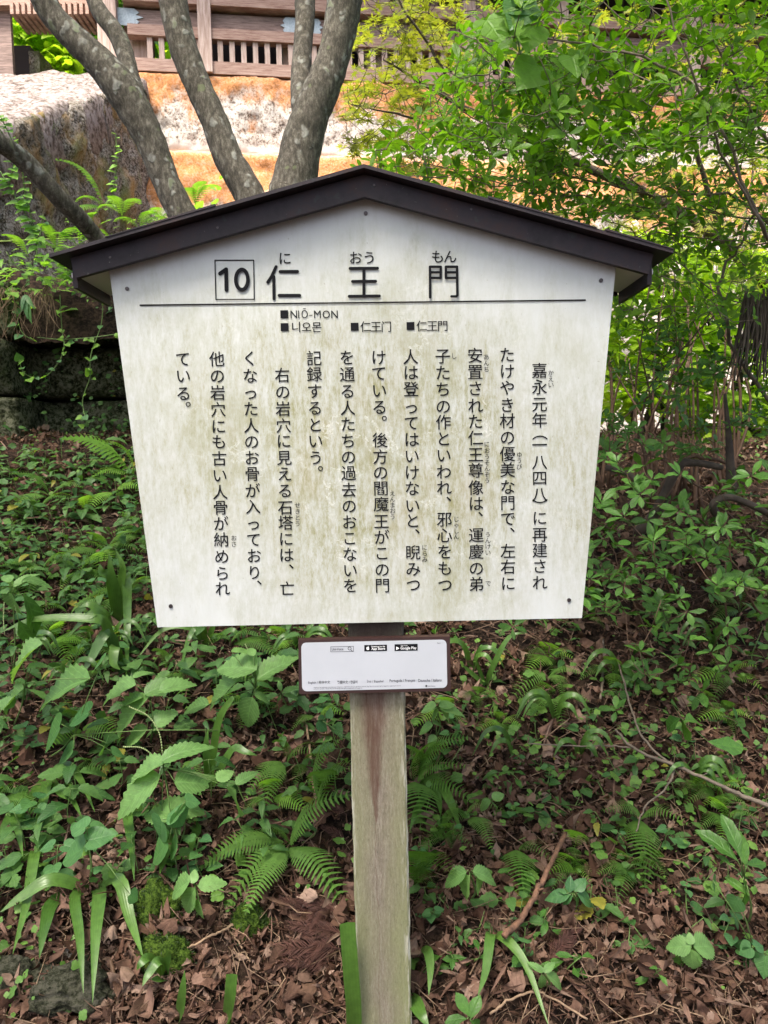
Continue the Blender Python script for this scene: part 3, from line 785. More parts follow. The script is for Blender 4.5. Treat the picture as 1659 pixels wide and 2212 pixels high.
# lapped outer sheets, a step of one thickness
for sgn, tip, f_ in ((-1, TIPL, .47), (1, TIPR, .40), (1, TIPR, .78)):
    a = PEAK.lerp(tip, f_); b_ = PEAK.lerp(tip, f_ + .35 if f_ < .7 else 1.0)
    fr = [xs_(a, -.0565, .0065), xs_(b_, -.0565, .0061), xs_(b_, -.0565, .0078), xs_(a, -.0565, .0100)]
    if sgn < 0: fr = fr[::-1]
    mb = MB(); mb.prism(fr, [Vector((v.x, .191, v.z)) for v in fr]); mb.obj('roof_sheet', M['roof'], board)
def disc(mb, c, r, y0, y1, n=12):
    mb.prism([Vector((c.x + r * math.cos(2 * math.pi * k / n), y0, c.z + r * math.sin(2 * math.pi * k / n))) for k in range(n)],
             [Vector((c.x + r * math.cos(2 * math.pi * k / n), y1, c.z + r * math.sin(2 * math.pi * k / n))) for k in range(n)])
for x, y in ((790, 461), (275, 624), (1298, 606), (369, 1309), (1229, 1296)):
    mb = MB(); p = at(x, y, DP); disc(mb, p, .0036, -.0022, .001); disc(mb, p, .0022, -.003, -.0020)
    mb.obj('screw', M['screw'], board)
for x, y in ((808, 400), (238, 556), (1018, 452), (1318, 516), (470, 492)):
    mb = MB(); p = at(x, y, 1.37); disc(mb, p, .0020, FY0 - .0015, FY0 + .001, 8); mb.obj('nail', M['screw'], board)

# ---- printing
def text_mesh(name, glyphs, mat, parent, y, bold=0.0):
    """glyphs: (char, px, py, size_px, sx) drawn centred at the pixel; one flat mesh"""
    V, F = [], []
    cache = {}
    for ch, px, py, size, sx, ang in glyphs:
        key = (ch, bold)
        if key not in cache:
            cu = bpy.data.curves.new('t', 'FONT'); cu.body = ch; cu.size = 1.0; cu.resolution_u = 3; cu.offset = bold
            cu.fill_mode = 'FRONT'
            ob_ = bpy.data.objects.new('t', cu); C.objects.link(ob_)
            me = bpy.data.meshes.new_from_object(ob_.evaluated_get(bpy.context.evaluated_depsgraph_get()))
            v = np.array([tuple(q.co) for q in me.vertices]).reshape(-1, 3); f = [tuple(p.vertices) for p in me.polygons]
            bpy.data.objects.remove(ob_); bpy.data.curves.remove(cu); bpy.data.meshes.remove(me)
            cache[key] = (v, f)
        v, f = cache[key]
        if len(v) == 0: print('EMPTY GLYPH', ch); continue
        p = at(px, py, 1.4 + y); s = size / FPX * (1.4 + y)
        adv = None
        w = v.copy()
        if len(ch) == 1 and ord(ch) > 0x2E00:          # square em box glyphs
            w[:, 0] -= EM[0]; w[:, 1] -= EM[1]; w /= EMS
        else:
            mn, mx = v.min(0), v.max(0); w = w - (mn + mx) / 2
            w /= (mx[1] - mn[1]) if mx[1] > mn[1] else 1
        if ang: w = np.stack([w[:, 1], -w[:, 0], w[:, 2]], -1)
        n = len(V)
        V += [(p.x + a[0] * s * sx, y, p.z + a[1] * s) for a in w]
        F += [tuple(i + n for i in q) for q in f]
    return put(name, mk(name, V, F, mat, smooth=False), parent)
# em box of the square glyphs, measured on a full-width block
def measure():
    cu = bpy.data.curves.new('t', 'FONT'); cu.size = 1.0
    out = {}
    for ch in '国口田永':
        cu.body = ch; ob_ = bpy.data.objects.new('t', cu); C.objects.link(ob_)
        me = bpy.data.meshes.new_from_object(ob_.evaluated_get(bpy.context.evaluated_depsgraph_get()))
        v = np.array([tuple(q.co) for q in me.vertices]).reshape(-1, 3)
        bpy.data.objects.remove(ob_); bpy.data.meshes.remove(me)
        if len(v): out[ch] = (v.min(0), v.max(0))
    bpy.data.curves.remove(cu); return out
mm = measure(); print('MEASURE', mm)
a_, b2_ = mm['国']
EM = ((a_[0] + b2_[0]) / 2, (a_[1] + b2_[1]) / 2); EMS = (b2_[1] - a_[1]) / .90   # 国 fills about 0.9 of the em

TEXTCOLS = []
def col(chars, ys, x0, x1, K, size, vshift=True):
    ox, oy, k = K; out = []
    ymin, ymax = 180, 1850
    for ch, y in zip(chars, ys):
        cx_ = x0 + (x1 - x0) * (y - ymin) / (ymax - ymin)
        px, py = ox + cx_ * k, oy + y * k; s = size; ang = 0
        if ch in '、。':
            px += size * .60; py -= size * .60
            px -= 0; 
            if ch == '。': px -= size * .0
        if ch in '（）': ang = 1
        out.append((ch, px, py, s, 1.0, ang))
    TEXTCOLS.append(out)
    return out
K3 = (768, 713.2, .2976); K4 = (274.3, 713.2, .3307)
g_ = []
S3 = 33.5
g_ += col('嘉永元年（一八四八）に再建され', [295, 415, 540, 655, 742, 835, 960, 1075, 1195, 1278, 1365, 1485, 1600, 1715, 1835], 1335, 1338, K3, S3)
g_ += col('たけやき材の優美な門で、左右に', [180, 300, 420, 545, 660, 780, 900, 1015, 1140, 1255, 1370, 1485, 1605, 1720, 1840], 1100, 1108, K3, S3)
g_ += col('安置された仁王尊像は、運慶の弟', [185, 305, 425, 550, 665, 785, 905, 1020, 1145, 1260, 1370, 1490, 1610, 1730, 1845], 868, 878, K3, S3)
g_ += col('子たちの作といわれ、邪心をもつ', [190, 310, 430, 555, 670, 790, 910, 1030, 1145, 1260, 1375, 1490, 1610, 1730, 1850], 633, 650, K3, S3)
g_ += col('人は登ってはいけないと、睨みつ', [195, 310, 430, 560, 675, 795, 915, 1035, 1150, 1275, 1385, 1495, 1615, 1735, 1850], 400, 420, K3, S3)
g_ += col('けている。後方の閻魔王がこの門', [200, 315, 440, 560, 675, 800, 920, 1035, 1150, 1265, 1390, 1505, 1620, 1740, 1855], 168, 195, K3, S3)
S4 = 33.0
g_ += col('を通る人たちの過去のおこないを', [180, 290, 400, 510, 615, 725, 830, 935, 1045, 1150, 1255, 1360, 1465, 1570, 1670], 1437, 1462, K4, S4)
g_ += col('記録するという。', [185, 290, 400, 510, 620, 725, 835, 935], 1222, 1250, K4, S4)
g_ += col('右の岩穴に見える石塔には、亡', [295, 405, 515, 625, 725, 835, 940, 1050, 1160, 1260, 1365, 1470, 1575, 1690], 1012, 1050, K4, S4)
g_ += col('くなった人のお骨が入っており、', [185, 300, 410, 515, 625, 730, 835, 940, 1050, 1155, 1265, 1370, 1475, 1585, 1680], 802, 838, K4, S4)
g_ += col('他の岩穴にも古い人骨が納められ', [190, 300, 410, 520, 630, 730, 840, 950, 1060, 1160, 1265, 1370, 1480, 1590, 1690], 587, 628, K4, S4)
g_ += col('ている。', [190, 300, 415, 515], 365, 390, K4, S4)
for cst in TEXTCOLS: text_mesh('lettering', cst, M['ink'], panel, -.0012, .004)
TEXTCOLS = []
r_ = []
for chars, ys_, x0, x1, K in (('かえい', [310, 355, 398], 1418, 1418, K3), ('ゆうび', [905, 948, 992], 1187, 1189, K3), ('あんち', [195, 240, 285], 950, 950, K3),
                              ('におうそんぞう', [828, 875, 920, 963, 1005, 1050, 1093], 950, 960, K3), ('うんけい', [1485, 1528, 1570, 1615], 953, 962, K3), ('で', [1838], 963, 963, K3),
                              ('し', [188], 715, 715, K3), ('じゃしん', [1372, 1415, 1458, 1500], 730, 732, K3), ('にらみ', [1578, 1622, 1665], 500, 502, K3),
                              ('えんまおう', [1185, 1228, 1270, 1312, 1355], 265, 270, K3), ('せきとう', [1143, 1185, 1225, 1265], 1113, 1115, K4), ('おさ', [1358, 1398], 698, 698, K4)):
    r_ += col(chars, ys_, x0, x1, K, 13.0)
H = (219.4, 493.7, .3968); H2 = (768, 493.7, .4299)
for cst in TEXTCOLS: text_mesh('reading_lettering', cst, M['ink'], panel, -.0012, .0)
def hp(K, x, y): return K[0] + x * K[2], K[1] + y * K[2]
t_ = []
for ch, x, y, K in (('に', 998, 163, H), ('お', 1383, 160, H), ('う', 1458, 160, H), ('も', 413, 142, H2), ('ん', 475, 142, H2)):
    t_.append((ch, *hp(K, x, y), 28.5, 1.0, 0))
for chars, x0, K, stp, yy in (('仁王门', 1438, H, 56, 535), ('仁王門', 333, H2, 52.5, 490), ('니오몬', 1062, H, 56, 537)):
    for i, ch in enumerate(chars): t_.append((ch, *hp(K, x0 + i * stp, yy), 23.5, 1.0, 0))
for k0, k1 in ((0, 1), (1, 3), (3, 5), (5, 8), (8, 11), (11, 14)): text_mesh('title_lettering', t_[k0:k1], M['ink'], panel, -.0012, .004)
t_ = []
for ch, x, w in (('N', 1046, 1), ('I', 1073, 1), ('Ō', 1105, 1), ('-', 1139, 1), ('M', 1175, 1), ('O', 1223, 1), ('N', 1268, 1)):
    sz = 16.2 if ch not in 'Ō-' else (20.3 if ch == 'Ō' else 1.6)
    yy = 467 if ch not in 'Ō-' else (461 if ch == 'Ō' else 472)
    t_.append((ch, *hp(H, x, yy), sz, .92 if ch != '-' else 1.7, 0))
text_mesh('latin_lettering', t_, M['ink'], panel, -.0012, .0)

# strokes with round ends for the big characters
def strokes(mb, segs, K, wid, y=-.0016):
    for pts in segs:
        P = [at(*hp(K, *p), 1.4 + y) for p in pts]
        r = wid * K[2] / FPX * 1.4 / 2
        for a, b_ in zip(P[:-1], P[1:]):
            d = Vector((b_.x - a.x, 0, b_.z - a.z)); an = math.atan2(d.z, d.x)
            out = []
            for k in range(9): t = an + math.pi / 2 + math.pi * k / 8; out.append(Vector((a.x + r * math.cos(t), y, a.z + r * math.sin(t))))
            for k in range(9): t = an - math.pi / 2 + math.pi * k / 8; out.append(Vector((b_.x + r * math.cos(t), y, b_.z + r * math.sin(t))))
            mb.add(out, [tuple(range(len(out)))])
            y -= .000015
mb = MB()
strokes(mb, [[(950, 208), (925, 262), (905, 292)], [(937, 262), (939, 382)], [(972, 234), (1067, 234)], [(967, 364), (1078, 364)]], H, 17)
strokes(mb, [[(1353, 217), (1502, 216)], [(1366, 288), (1492, 287)], [(1348, 369), (1512, 367)], [(1428, 217), (1428, 368)]], H, 16, -.0022)
strokes(mb, [[(375, 346), (374, 192), (428, 192), (428, 248), (375, 248)], [(375, 220), (426, 220)], [(510, 192), (512, 335), (506, 341), (482, 341)], [(454, 192), (510, 192)], [(454, 192), (454, 248), (510, 248)], [(454, 220), (508, 220)]], H2, 12.5, -.0028)
mb.obj('title_characters', M['ink'], panel)
mb = MB()
strokes(mb, [[(645, 245), (678, 222), (680, 334)]], H, 21)
cir = [(764 + 33 * math.cos(t), 278 + 55 * math.sin(t)) for t in np.linspace(0, 2 * math.pi, 29)]
strokes(mb, [cir], H, 20, -.003)
mb.obj('number_ten', M['ink'], panel)
mb = MB()
for a, b_ in (((617, 172), (828, 172)), ((828, 172), (831, 385)), ((831, 385), (622, 386)), ((622, 386), (617, 172))):
    strokes(mb, [[a, b_]], H, 5.5, -.0013 - .0001 * a[1] / 100)
mb.obj('number_box', M['ink'], panel)
mb = MB()
A, B = at(302, 659.5, 1.4), at(1265, 648.5, 1.4)
mb.add([(A.x, -.0014, A.z - .0013), (B.x, -.0014, B.z - .0013), (B.x, -.0014, B.z + .0013), (A.x, -.0014, A.z + .0013)], [(0, 1, 2, 3)])
mb.obj('title_rule', M['ink'], panel)
for x, y, K in ((995, 467, H), (997, 537, H), (1378, 535, H), (276, 490, H2)):
    mb = MB(); p = at(*hp(K, x, y), 1.4); s = .0070
    mb.add([(p.x - s, -.0013, p.z - s), (p.x + s, -.0013, p.z - s), (p.x + s, -.0013, p.z + s), (p.x - s, -.0013, p.z + s)], [(0, 1, 2, 3)]); mb.obj('square_bullet', M['ink'], panel)

# ------------------------------------------------------------------ language plaque
PY = -.004
plq = empty('language_plaque', at(810, 1437, 1.41), 'small white multilingual plaque with brown border fixed across the post below the board', 'plaque')
def pq(x, y):  # crop coordinates of the plaque picture (x 0..1659, y 0..842)
    return at((1150 + x * .3918) / 1.8228, (2450 + y * .3918) / 1.8228, 1.4 + PY)
cor = [pq(68, 722), pq(1595, 692), pq(1588, 143), pq(62, 180)]
mb = MB(); mb.prism([Vector((p.x, PY, p.z)) for p in cor], [Vector((p.x, .0145, p.z)) for p in cor]); mb.obj('plaque_board', M['plaque_brown'], plq)
# white face with round corners
cc = [pq(102, 694), pq(1560, 658), pq(1552, 174), pq(92, 206)]
out = []
for i in range(4):
    p = cc[i]; a = (cc[i - 1] - p).normalized(); b_ = (cc[(i + 1) % 4] - p).normalized(); r = .009
    ctr = p + (a + b_) * r
    for k in range(6):
        t = k / 5 * math.pi / 2
        v = ctr - a * r * math.sin(t) - b_ * r * math.cos(t) if True else 0
        out.append(v)
def arcfix():
    o = []
    for i in range(4):
        p = cc[i]; a = (cc[i - 1] - p).normalized(); b_ = (cc[(i + 1) % 4] - p).normalized(); r = .009
        ctr = p + (a + b_) * r
        for k in range(6):
            t = k / 5 * math.pi / 2
            o.append(ctr - b_ * r * math.cos(t) - a * r * math.sin(t))
    return o
out = arcfix()
mb = MB(); mb.prism([Vector((p.x, PY - .0008, p.z)) for p in out], [Vector((p.x, PY + .0005, p.z)) for p in out]); face = mb.obj('white_face', M['plaque_white'], plq)
YP = PY - .0012
def quad_on(name, x0, y0, x1, y1, mat, y=YP, sk=-.020):
    a, b_, c_, d_ = pq(x0, y1), pq(x1, y1 + (x1 - x0) * sk), pq(x1, y0 + (x1 - x0) * sk), pq(x0, y0)
    mb = MB(); mb.add([(q.x, y, q.z) for q in (a, b_, c_, d_)], [(0, 1, 2, 3)]); return mb.obj(name, mat, face)
bad = []
for (x0, y0, x1, y1) in ((726, 228, 954, 292), (1030, 220, 1262, 288)):
    bad.append(quad_on('store_badge', x0, y0, x1, y1, M['ink']))
# search box outline
for x0, y0, x1, y1 in ((387, 243, 620, 247), (387, 294, 620, 298), (387, 243, 391, 298), (616, 239, 620, 293)): quad_on('search_box_line', x0, y0, x1, y1, M['ink_grey'])
mb = MB()
p = pq(578, 262); 
rin, rout = .0030, .0042
ring = []
for k in range(16):
    t = 2 * math.pi * k / 16; ring += [(p.x + rout * math.cos(t) * .8, YP, p.z + rout * math.sin(t) * .8), (p.x + rin * math.cos(t) * .8, YP, p.z + rin * math.sin(t) * .8)]
mb.add(ring, [(2 * k, 2 * ((k + 1) % 16), 2 * ((k + 1) % 16) + 1, 2 * k + 1) for k in range(16)])
mb.add([(p.x + .0020, YP, p.z - .0030), (p.x + .0048, YP, p.z - .0060), (p.x + .0056, YP, p.z - .0052), (p.x + .0028, YP, p.z - .0022)], [(0, 1, 2, 3)])
mb.obj('magnifier_mark', M['ink_grey'], face)
def string_on(name, s, x0, x1, yc, h, mat, y=YP, sk=-.020, bold=0.0):
    cu = bpy.data.curves.new('t', 'FONT'); cu.body = s; cu.size = 1; cu.resolution_u = 3; cu.offset = bold
    ob_ = bpy.data.objects.new('t', cu); C.objects.link(ob_)
    me = bpy.data.meshes.new_from_object(ob_.evaluated_get(bpy.context.evaluated_depsgraph_get()))
    v = np.array([tuple(q.co) for q in me.vertices]).reshape(-1, 3); f = [tuple(p_.vertices) for p_ in me.polygons]
    bpy.data.objects.remove(ob_); bpy.data.curves.remove(cu); bpy.data.meshes.remove(me)
    mn, mx = v.min(0), v.max(0)
    V = []
    for q in v:
        u = (q[0] - mn[0]) / (mx[0] - mn[0]); w = (q[1] - mn[1]) / (mx[1] - mn[1]) - .5
        p_ = pq(x0 + (x1 - x0) * u, yc - w * h + (x1 - x0) * u * sk); V.append((p_.x, y, p_.z))
    return put(name, mk(name, V, f, mat, smooth=False), face)
string_on('lettering', 'Uni-Voice', 400, 516, 270, 26, M['ink_grey'], bold=.012)
string_on('lettering', 'Download on the', 797, 934, 243, 15, M['white_print'], YP - .0004, bold=.01)
string_on('lettering', 'App Store', 797, 936, 268, 32, M['white_print'], YP - .0004, bold=.02)
string_on('lettering', 'GET IT ON', 1092, 1158, 235, 13, M['white_print'], YP - .0004)
string_on('lettering', 'Google Play', 1090, 1250, 262, 36, M['white_print'], YP - .0004, bold=.015)
string_on('lettering', 'English / 简体中文', 163, 383, 606, 34, M['ink_grey'], bold=.01)
string_on('lettering', '繁體中文 / 한글어', 455, 657, 602, 34, M['ink_grey'], bold=.01)
string_on('lettering', 'ไทย / Español', 750, 917, 595, 34, M['ink_grey'], bold=.01)
string_on('lettering', 'Português / Français', 980, 1237, 590, 36, M['ink_grey'], bold=.01)
string_on('lettering', 'Deutsche / Italiano', 1268, 1503, 584, 30, M['ink_grey'], bold=.01)
string_on('small_print', 'Apple and the Apple logo are trademarks of Apple Inc., registered in the U.S. and other countries. App Store is a service mark of Apple Inc., registered in the U.S.', 218, 1095, 655, 15, M['ink_grey'])
string_on('small_print', 'and other countries.  Google Play and the Google Play logo are trademarks of Google Inc.', 218, 708, 670, 15, M['ink_grey'])
string_on('small_print', 'No.6', 1457, 1490, 208, 14, M['ink_grey'])
string_on('small_print', 'Uni-Voice', 1366, 1438, 640, 15, M['ink_grey'])
mb = MB(); p = pq(1349, 639)
mb.add([(p.x + .0020 * math.cos(t), YP, p.z + .0020 * math.sin(t)) for t in np.linspace(0, 2 * math.pi, 15)[:-1]], [tuple(range(14))]); mb.obj('round_mark', M['ink_grey'], face)
# apple and play marks
mb = MB(); p = pq(762, 260); s = .0036
ap = [(0, .62), (.25, .74), (.52, .66), (.66, .48), (.50, .32), (.46, .06), (.62, -.14), (.74, -.22), (.60, -.60), (.36, -.88), (.12, -.82), (-.10, -.82), (-.34, -.90), (-.60, -.60), (-.76, -.20), (-.76, .22), (-.60, .56), (-.30, .74)]
mb.add([(p.x + a * s, YP - .0004, p.z + b_ * s) for a, b_ in reversed(ap)], [tuple(range(len(ap)))[::-1]])
mb.add([(p.x + a * s, YP - .0004, p.z + b_ * s) for a, b_ in ((.02, .80), (.30, .86), (.36, 1.24), (.08, 1.12))], [(0, 1, 2, 3)])
mb.obj('fruit_mark', M['white_print'], face)
mb = MB(); p = pq(1062, 260); s = .0032
mb.add([(p.x + a * s, YP - .0004, p.z + b_ * s) for a, b_ in ((-.9, -1), (.95, 0), (-.9, 1))], [(0, 1, 2)]); mb.obj('play_mark', M['white_print'], face)

# ------------------------------------------------------------------ the many-stemmed tree behind the board
TD = 2.8
tree = empty('tree', at(590, 1300, TD), 'grey lichen-spotted tree with several leaning stems rising behind the board', 'tree')
def c1p(pts, d0, d1=None):
    d1 = d0 if d1 is None else d1
    n = len(pts)
    return [at(x * .5, y * .5, d0 + (d1 - d0) * i / (n - 1)) for i, (x, y, w) in enumerate(pts)], [w * .5 / FPX * (d0 + (d1 - d0) * i / (n - 1)) / 2 for i, (x, y, w) in enumerate(pts)]
def limb(name, pts, d0, d1, sides=22, seed=0, sub=8):
    P, rd = c1p(pts, d0, d1)
    Q = catmull(P, sub); rq = np.interp(np.linspace(0, 1, len(Q)), np.linspace(0, 1, len(rd)), rd)
    mb = MB(); mb.tube(Q, rq, sides, .045, seed); return mb.obj(name, M['bark'], tree, smooth=True)
limb('trunk', [(1190, 2680, 330), (1180, 2350, 260), (1170, 2000, 240), (1165, 1700, 260), (1160, 1500, 250)], TD, TD, seed=1)
limb('limb', [(1150, 1650, 170), (1060, 1400, 150), (900, 1130, 130), (805, 960, 122), (720, 790, 112), (655, 620, 122), (600, 510, 135), (530, 390, 150), (430, 270, 125), (320, 165, 110), (230, 70, 100), (180, -20, 105), (120, -150, 100), (60, -330, 90)], TD, TD - .1, seed=2)
limb('limb', [(590, 420, 90), (562, 330, 75), (545, 250, 72), (505, 150, 74), (430, 50, 68), (395, -30, 60), (350, -180, 55)], TD - .02, TD + .15, 16, seed=3)
limb('limb', [(1170, 1650, 180), (1160, 1300, 150), (1120, 980, 135), (1075, 840, 130), (985, 680, 124), (925, 520, 114), (860, 380, 112), (800, 230, 118), (765, 100, 116), (745, -20, 120), (730, -200, 110)], TD + .05, TD + .1, seed=4)
limb('limb', [(1190, 1650, 220), (1200, 1200, 210), (1240, 930, 200), (1270, 800, 190), (1305, 620, 168), (1350, 480, 150), (1392, 380, 150), (1440, 250, 132), (1470, 120, 138), (1490, -20, 150), (1500, -200, 130)], TD, TD + .05, seed=5)
limb('limb', [(1318, 560, 100), (1302, 430, 88), (1300, 330, 84), (1308, 200, 78), (1318, 80, 80), (1318, -20, 86), (1330, -200, 80)], TD + .02, TD + .25, 16, seed=6)
limb('limb', [(1150, 1720, 130), (900, 1500, 100), (640, 1260, 78), (430, 1040, 66), (350, 950, 74), (250, 850, 76), (100, 690, 80), (-30, 600, 78), (-200, 500, 70)], TD, TD - .6, 16, seed=7)

# its crown spreads overhead, above the picture, and shades the board
rc = np.random.default_rng(4)
cm = []
for _ in range(NCROWN):
    p = Vector((rc.uniform(-3.6, 3.8), rc.uniform(-4.2, 1.9), 0)); p.z = max(1.5 + .64 * (p.y + 1.4), 2.9) + .55 + rc.uniform(0, 1.6)
    if wob(p.x, p.y, 1.6, 8) + .35 * rc.normal() < -.25: continue
    a = rc.uniform(0, 6.28); dv = Vector((math.cos(a), math.sin(a), rc.uniform(-.4, .2))) * rc.uniform(.10, .17)
    cm.append(np.array(frame(p, p + dv, (rc.normal(0, .35), rc.normal(0, .35), 1), 1.25)))
o = put('crown', bake('crown', T_nettle_lo, np.array(cm), rc.uniform(0, 1, len(cm)), M['leaf_shrub']), tree); o['kind'] = 'stuff'

# ------------------------------------------------------------------ growth of twigs: join each leaf-cluster point to the nearest bit of wood
def skeleton(mains, targets, r_end=.0012, seed=0, maxr=.004):
    mb = MB(); S = []
    for pts, ra in mains:
        Q = catmull(pts, 6); Q = Q + np.random.default_rng(seed).normal(0, .004, Q.shape)
        mb.tube(Q, np.linspace(ra[0], ra[1], len(Q)), 7 if ra[0] > .006 else 5)
        S.append(Q)
    S = np.concatenate(S)
    d = np.array([np.min(np.linalg.norm(S - t, axis=1)) for t in targets])
    order = np.argsort(d)
    pts = list(S); arr = np.zeros((len(S) + len(targets) * 3, 3)); arr[:len(S)] = S; n = len(S)
    dirs = np.zeros((len(targets), 3)); r = np.random.default_rng(seed + 5)
    for o in order:
        t = targets[o]
        dd = np.linalg.norm(arr[:n] - t, axis=1); dd += np.maximum(0, arr[:n, 2] - t[2]) * .6
        j = int(np.argmin(dd)); a = arr[j]
        mid = (a + t) / 2 + np.array([0, 0, -.12 * np.linalg.norm(t - a)]) + r.normal(0, .05, 3) * np.linalg.norm(t - a)
        L = np.linalg.norm(t - a)
        mb.tube(np.array([a, mid, t]), [min(maxr, r_end + L * .006), r_end * 1.15, r_end], 3)
        arr[n] = mid; arr[n + 1] = t; arr[n + 2] = (mid + t) / 2; n += 3
        v = t - mid; dirs[o] = v / (np.linalg.norm(v) + 1e-9)
    return mb, dirs

def whorl_mats(T_, dirs, k, size, r, up=.55, flat=.5, wmul=1.0):
    out = []
    for t, dv in zip(T_, dirs):
        ax = Vector(dv) * .6 + Vector((r.normal(0, .25), r.normal(0, .25) - .15, up)); ax.normalize()
        kk = max(3, int(r.integers(k - 1, k + 2))); a0 = r.uniform(0, 6.28)
        u = ax.orthogonal().normalized(); w = ax.cross(u)
        s0 = size * r.uniform(.75, 1.2)
        for i in range(kk):
            a = a0 + i * 6.283 / kk + r.normal(0, .25)
            dr = (u * math.cos(a) + w * math.sin(a)) + ax * r.uniform(.05, flat + .35)
            dr.normalize(); L = s0 * r.uniform(.65, 1.15)
            b = Vector(t) + dr * .004
            out.append(np.array(frame(b, b + dr * L, ax + Vector((0, -.15, .25)), wmul * r.uniform(.85, 1.15))))
    return np.array(out)

def foliage(parent, mats, T, meshkey, matkey, seed, nobj=300, name='leaf'):
    """the leaves that show largest become parts; the rest one part of kind stuff"""
    d = (mats[:, 1, 3] + 1.4)
    px = np.array([to_px(m_[:3, 3]) for m_ in mats])
    vis = (px[:, 0] > -20) & (px[:, 0] < 1680) & (px[:, 1] > -20) & (px[:, 1] < 2230)
    beh = (px[:, 0] > 300) & (px[:, 0] < 1270) & (px[:, 1] > 480) & (px[:, 1] < 1330)
    score = d + 50 * (~vis | beh)
    order = np.argsort(score)
    sel = order[:nobj]; rest = order[nobj:]
    inv = Matrix.Translation(-parent_loc(parent))
    for i in sel:
        o = bpy.data.objects.new(name, pick(meshkey)); C.objects.link(o); o.parent = parent
        o.matrix_parent_inverse = inv; o.matrix_basis = Matrix([list(q) for q in mats[i]])
    if len(rest):
        r = np.random.default_rng(seed)
        o = put('foliage', bake('foliage', T, mats[rest], r.uniform(0, 1, len(rest)), M[matkey]), parent); o['kind'] = 'stuff'

def dens(px, py, polys):
    for (x0, y0, x1, y1, w) in polys:
        if x0 <= px < x1 and y0 <= py < y1: return w
    return 0
def shrub(name, label, cat, group, mains, regions, n, dr, size, k, T, mk_, mt, seed, wood='twig', edge=None, nobj=300, up=.55, flat=.5, r_end=.0012):
    r = np.random.default_rng(seed)
    root = empty(name, Vector(mains[0][0][0]), label, cat, group)
    pts = []
    tot = sum((x1 - x0) * (y1 - y0) * w for x0, y0, x1, y1, w in regions)
    for x0, y0, x1, y1, w in regions:
        m_ = int(n * (x1 - x0) * (y1 - y0) * w / tot)
        for _ in range(m_):
            px, py = r.uniform(x0, x1), r.uniform(y0, y1)
            if edge and not edge(px + r.normal(0, 14), py + r.normal(0, 14)): continue
            p = at(px, py, r.uniform(*dr))
            if p.z < ground_z(p.x, p.y) + .05: continue
            pts.append(np.array(p))
    pts = np.array(pts)
    mb, dirs = skeleton(mains, pts, seed=seed, r_end=r_end)
    mb.obj('branches', M[wood], root, smooth=True)
    mats = whorl_mats(pts, dirs, k, size, r, up, flat)
    foliage(root, mats, T, mk_, mt, seed, nobj)
    return root
def pl(*pts): return [np.array(at(*p)) for p in pts]

SG = 'leafy shrubs right of the board'
def edge_top(px, py):   # left outline of the green shrub mass
    xs_e = [-200, 0, 60, 150, 230, 300, 360, 420, 480]; lim = [1110, 1070, 1010, 960, 900, 850, 760, 780, 900]
    gaps = wob(px / 60, py / 60, 1.0, 4) > -.62
    return px > np.interp(py, xs_e, lim) and gaps
shrub('shrub', 'broad green shrub with whorled leaves filling the top right corner', 'shrub', SG,
      [(pl((1900, 900, 2.2), (1659, 510, 2.0), (1500, 190, 1.95), (1270, 95, 2.0), (1060, 75, 2.1)), (0.0055, 0.0021)), (pl((1659, 510, 2.0), (1560, 330, 1.9), (1480, 120, 1.8), (1420, -60, 1.8)), (0.0035, 0.0021)),
       (pl((1860, 640, 2.2), (1640, 270, 2.05), (1540, 90, 2.0), (1490, 0, 2.0)), (0.0040, 0.0021))],
      [(960, -160, 1860, 330, 1.0)], 900, (1.75, 2.6), .043, 5, T_shrub, 'shrub', 'leaf_shrub', 21, edge=edge_top)
shrub('shrub', 'green shrub spreading just above the right slope of the board roof', 'shrub', SG,
      [(pl((1950, 1000, 2.7), (1659, 480, 2.5), (1420, 425, 2.4), (1230, 380, 2.4), (1100, 300, 2.35), (930, 190, 2.3)), (0.0055, 0.0014)), (pl((1659, 470, 2.5), (1350, 440, 2.4), (1100, 400, 2.3), (900, 350, 2.3)), (0.0030, 0.0014)),
       (pl((1420, 425, 2.4), (1280, 330, 2.3), (1130, 200, 2.3), (1040, 100, 2.3)), (0.0020, 0.0014)), (pl((1100, 400, 2.3), (900, 380, 2.2), (700, 420, 2.1), (610, 395, 2.1)), (0.0015, 0.0010))],
      [(750, 120, 1250, 470, 1.1), (1150, 120, 1800, 470, 1.0)], 1150, (2.0, 2.9), .041, 5, T_shrub, 'shrub', 'leaf_shrub', 22, edge=edge_top)
def edge_mid(px, py): return (px > np.interp(py, [380, 560, 600, 1000, 1340], [960, 1400, 1330, 1280, 1255])) and wob(px / 55, py / 48, 1.0, 7) > -.22
shrub('shrub', 'green shrub beside the right eave of the board roof', 'shrub', SG,
      [(pl((1950, 1250, 2.8), (1659, 860, 2.6), (1590, 760, 2.5), (1555, 620, 2.4), (1600, 520, 2.4), (1640, 440, 2.3)), (0.0080, 0.0028)),
       (pl((1659, 650, 2.6), (1560, 640, 2.5), (1400, 520, 2.5), (1300, 470, 2.5)), (0.0025, 0.0014)), (pl((1659, 525, 2.4), (1500, 512, 2.35), (1350, 508, 2.35)), (0.0025, 0.0014))],
      [(1050, 430, 1800, 700, 1.0)], 700, (2.1, 3.1), .040, 5, T_shrub, 'shrub', 'leaf_shrub', 23, edge=edge_mid)
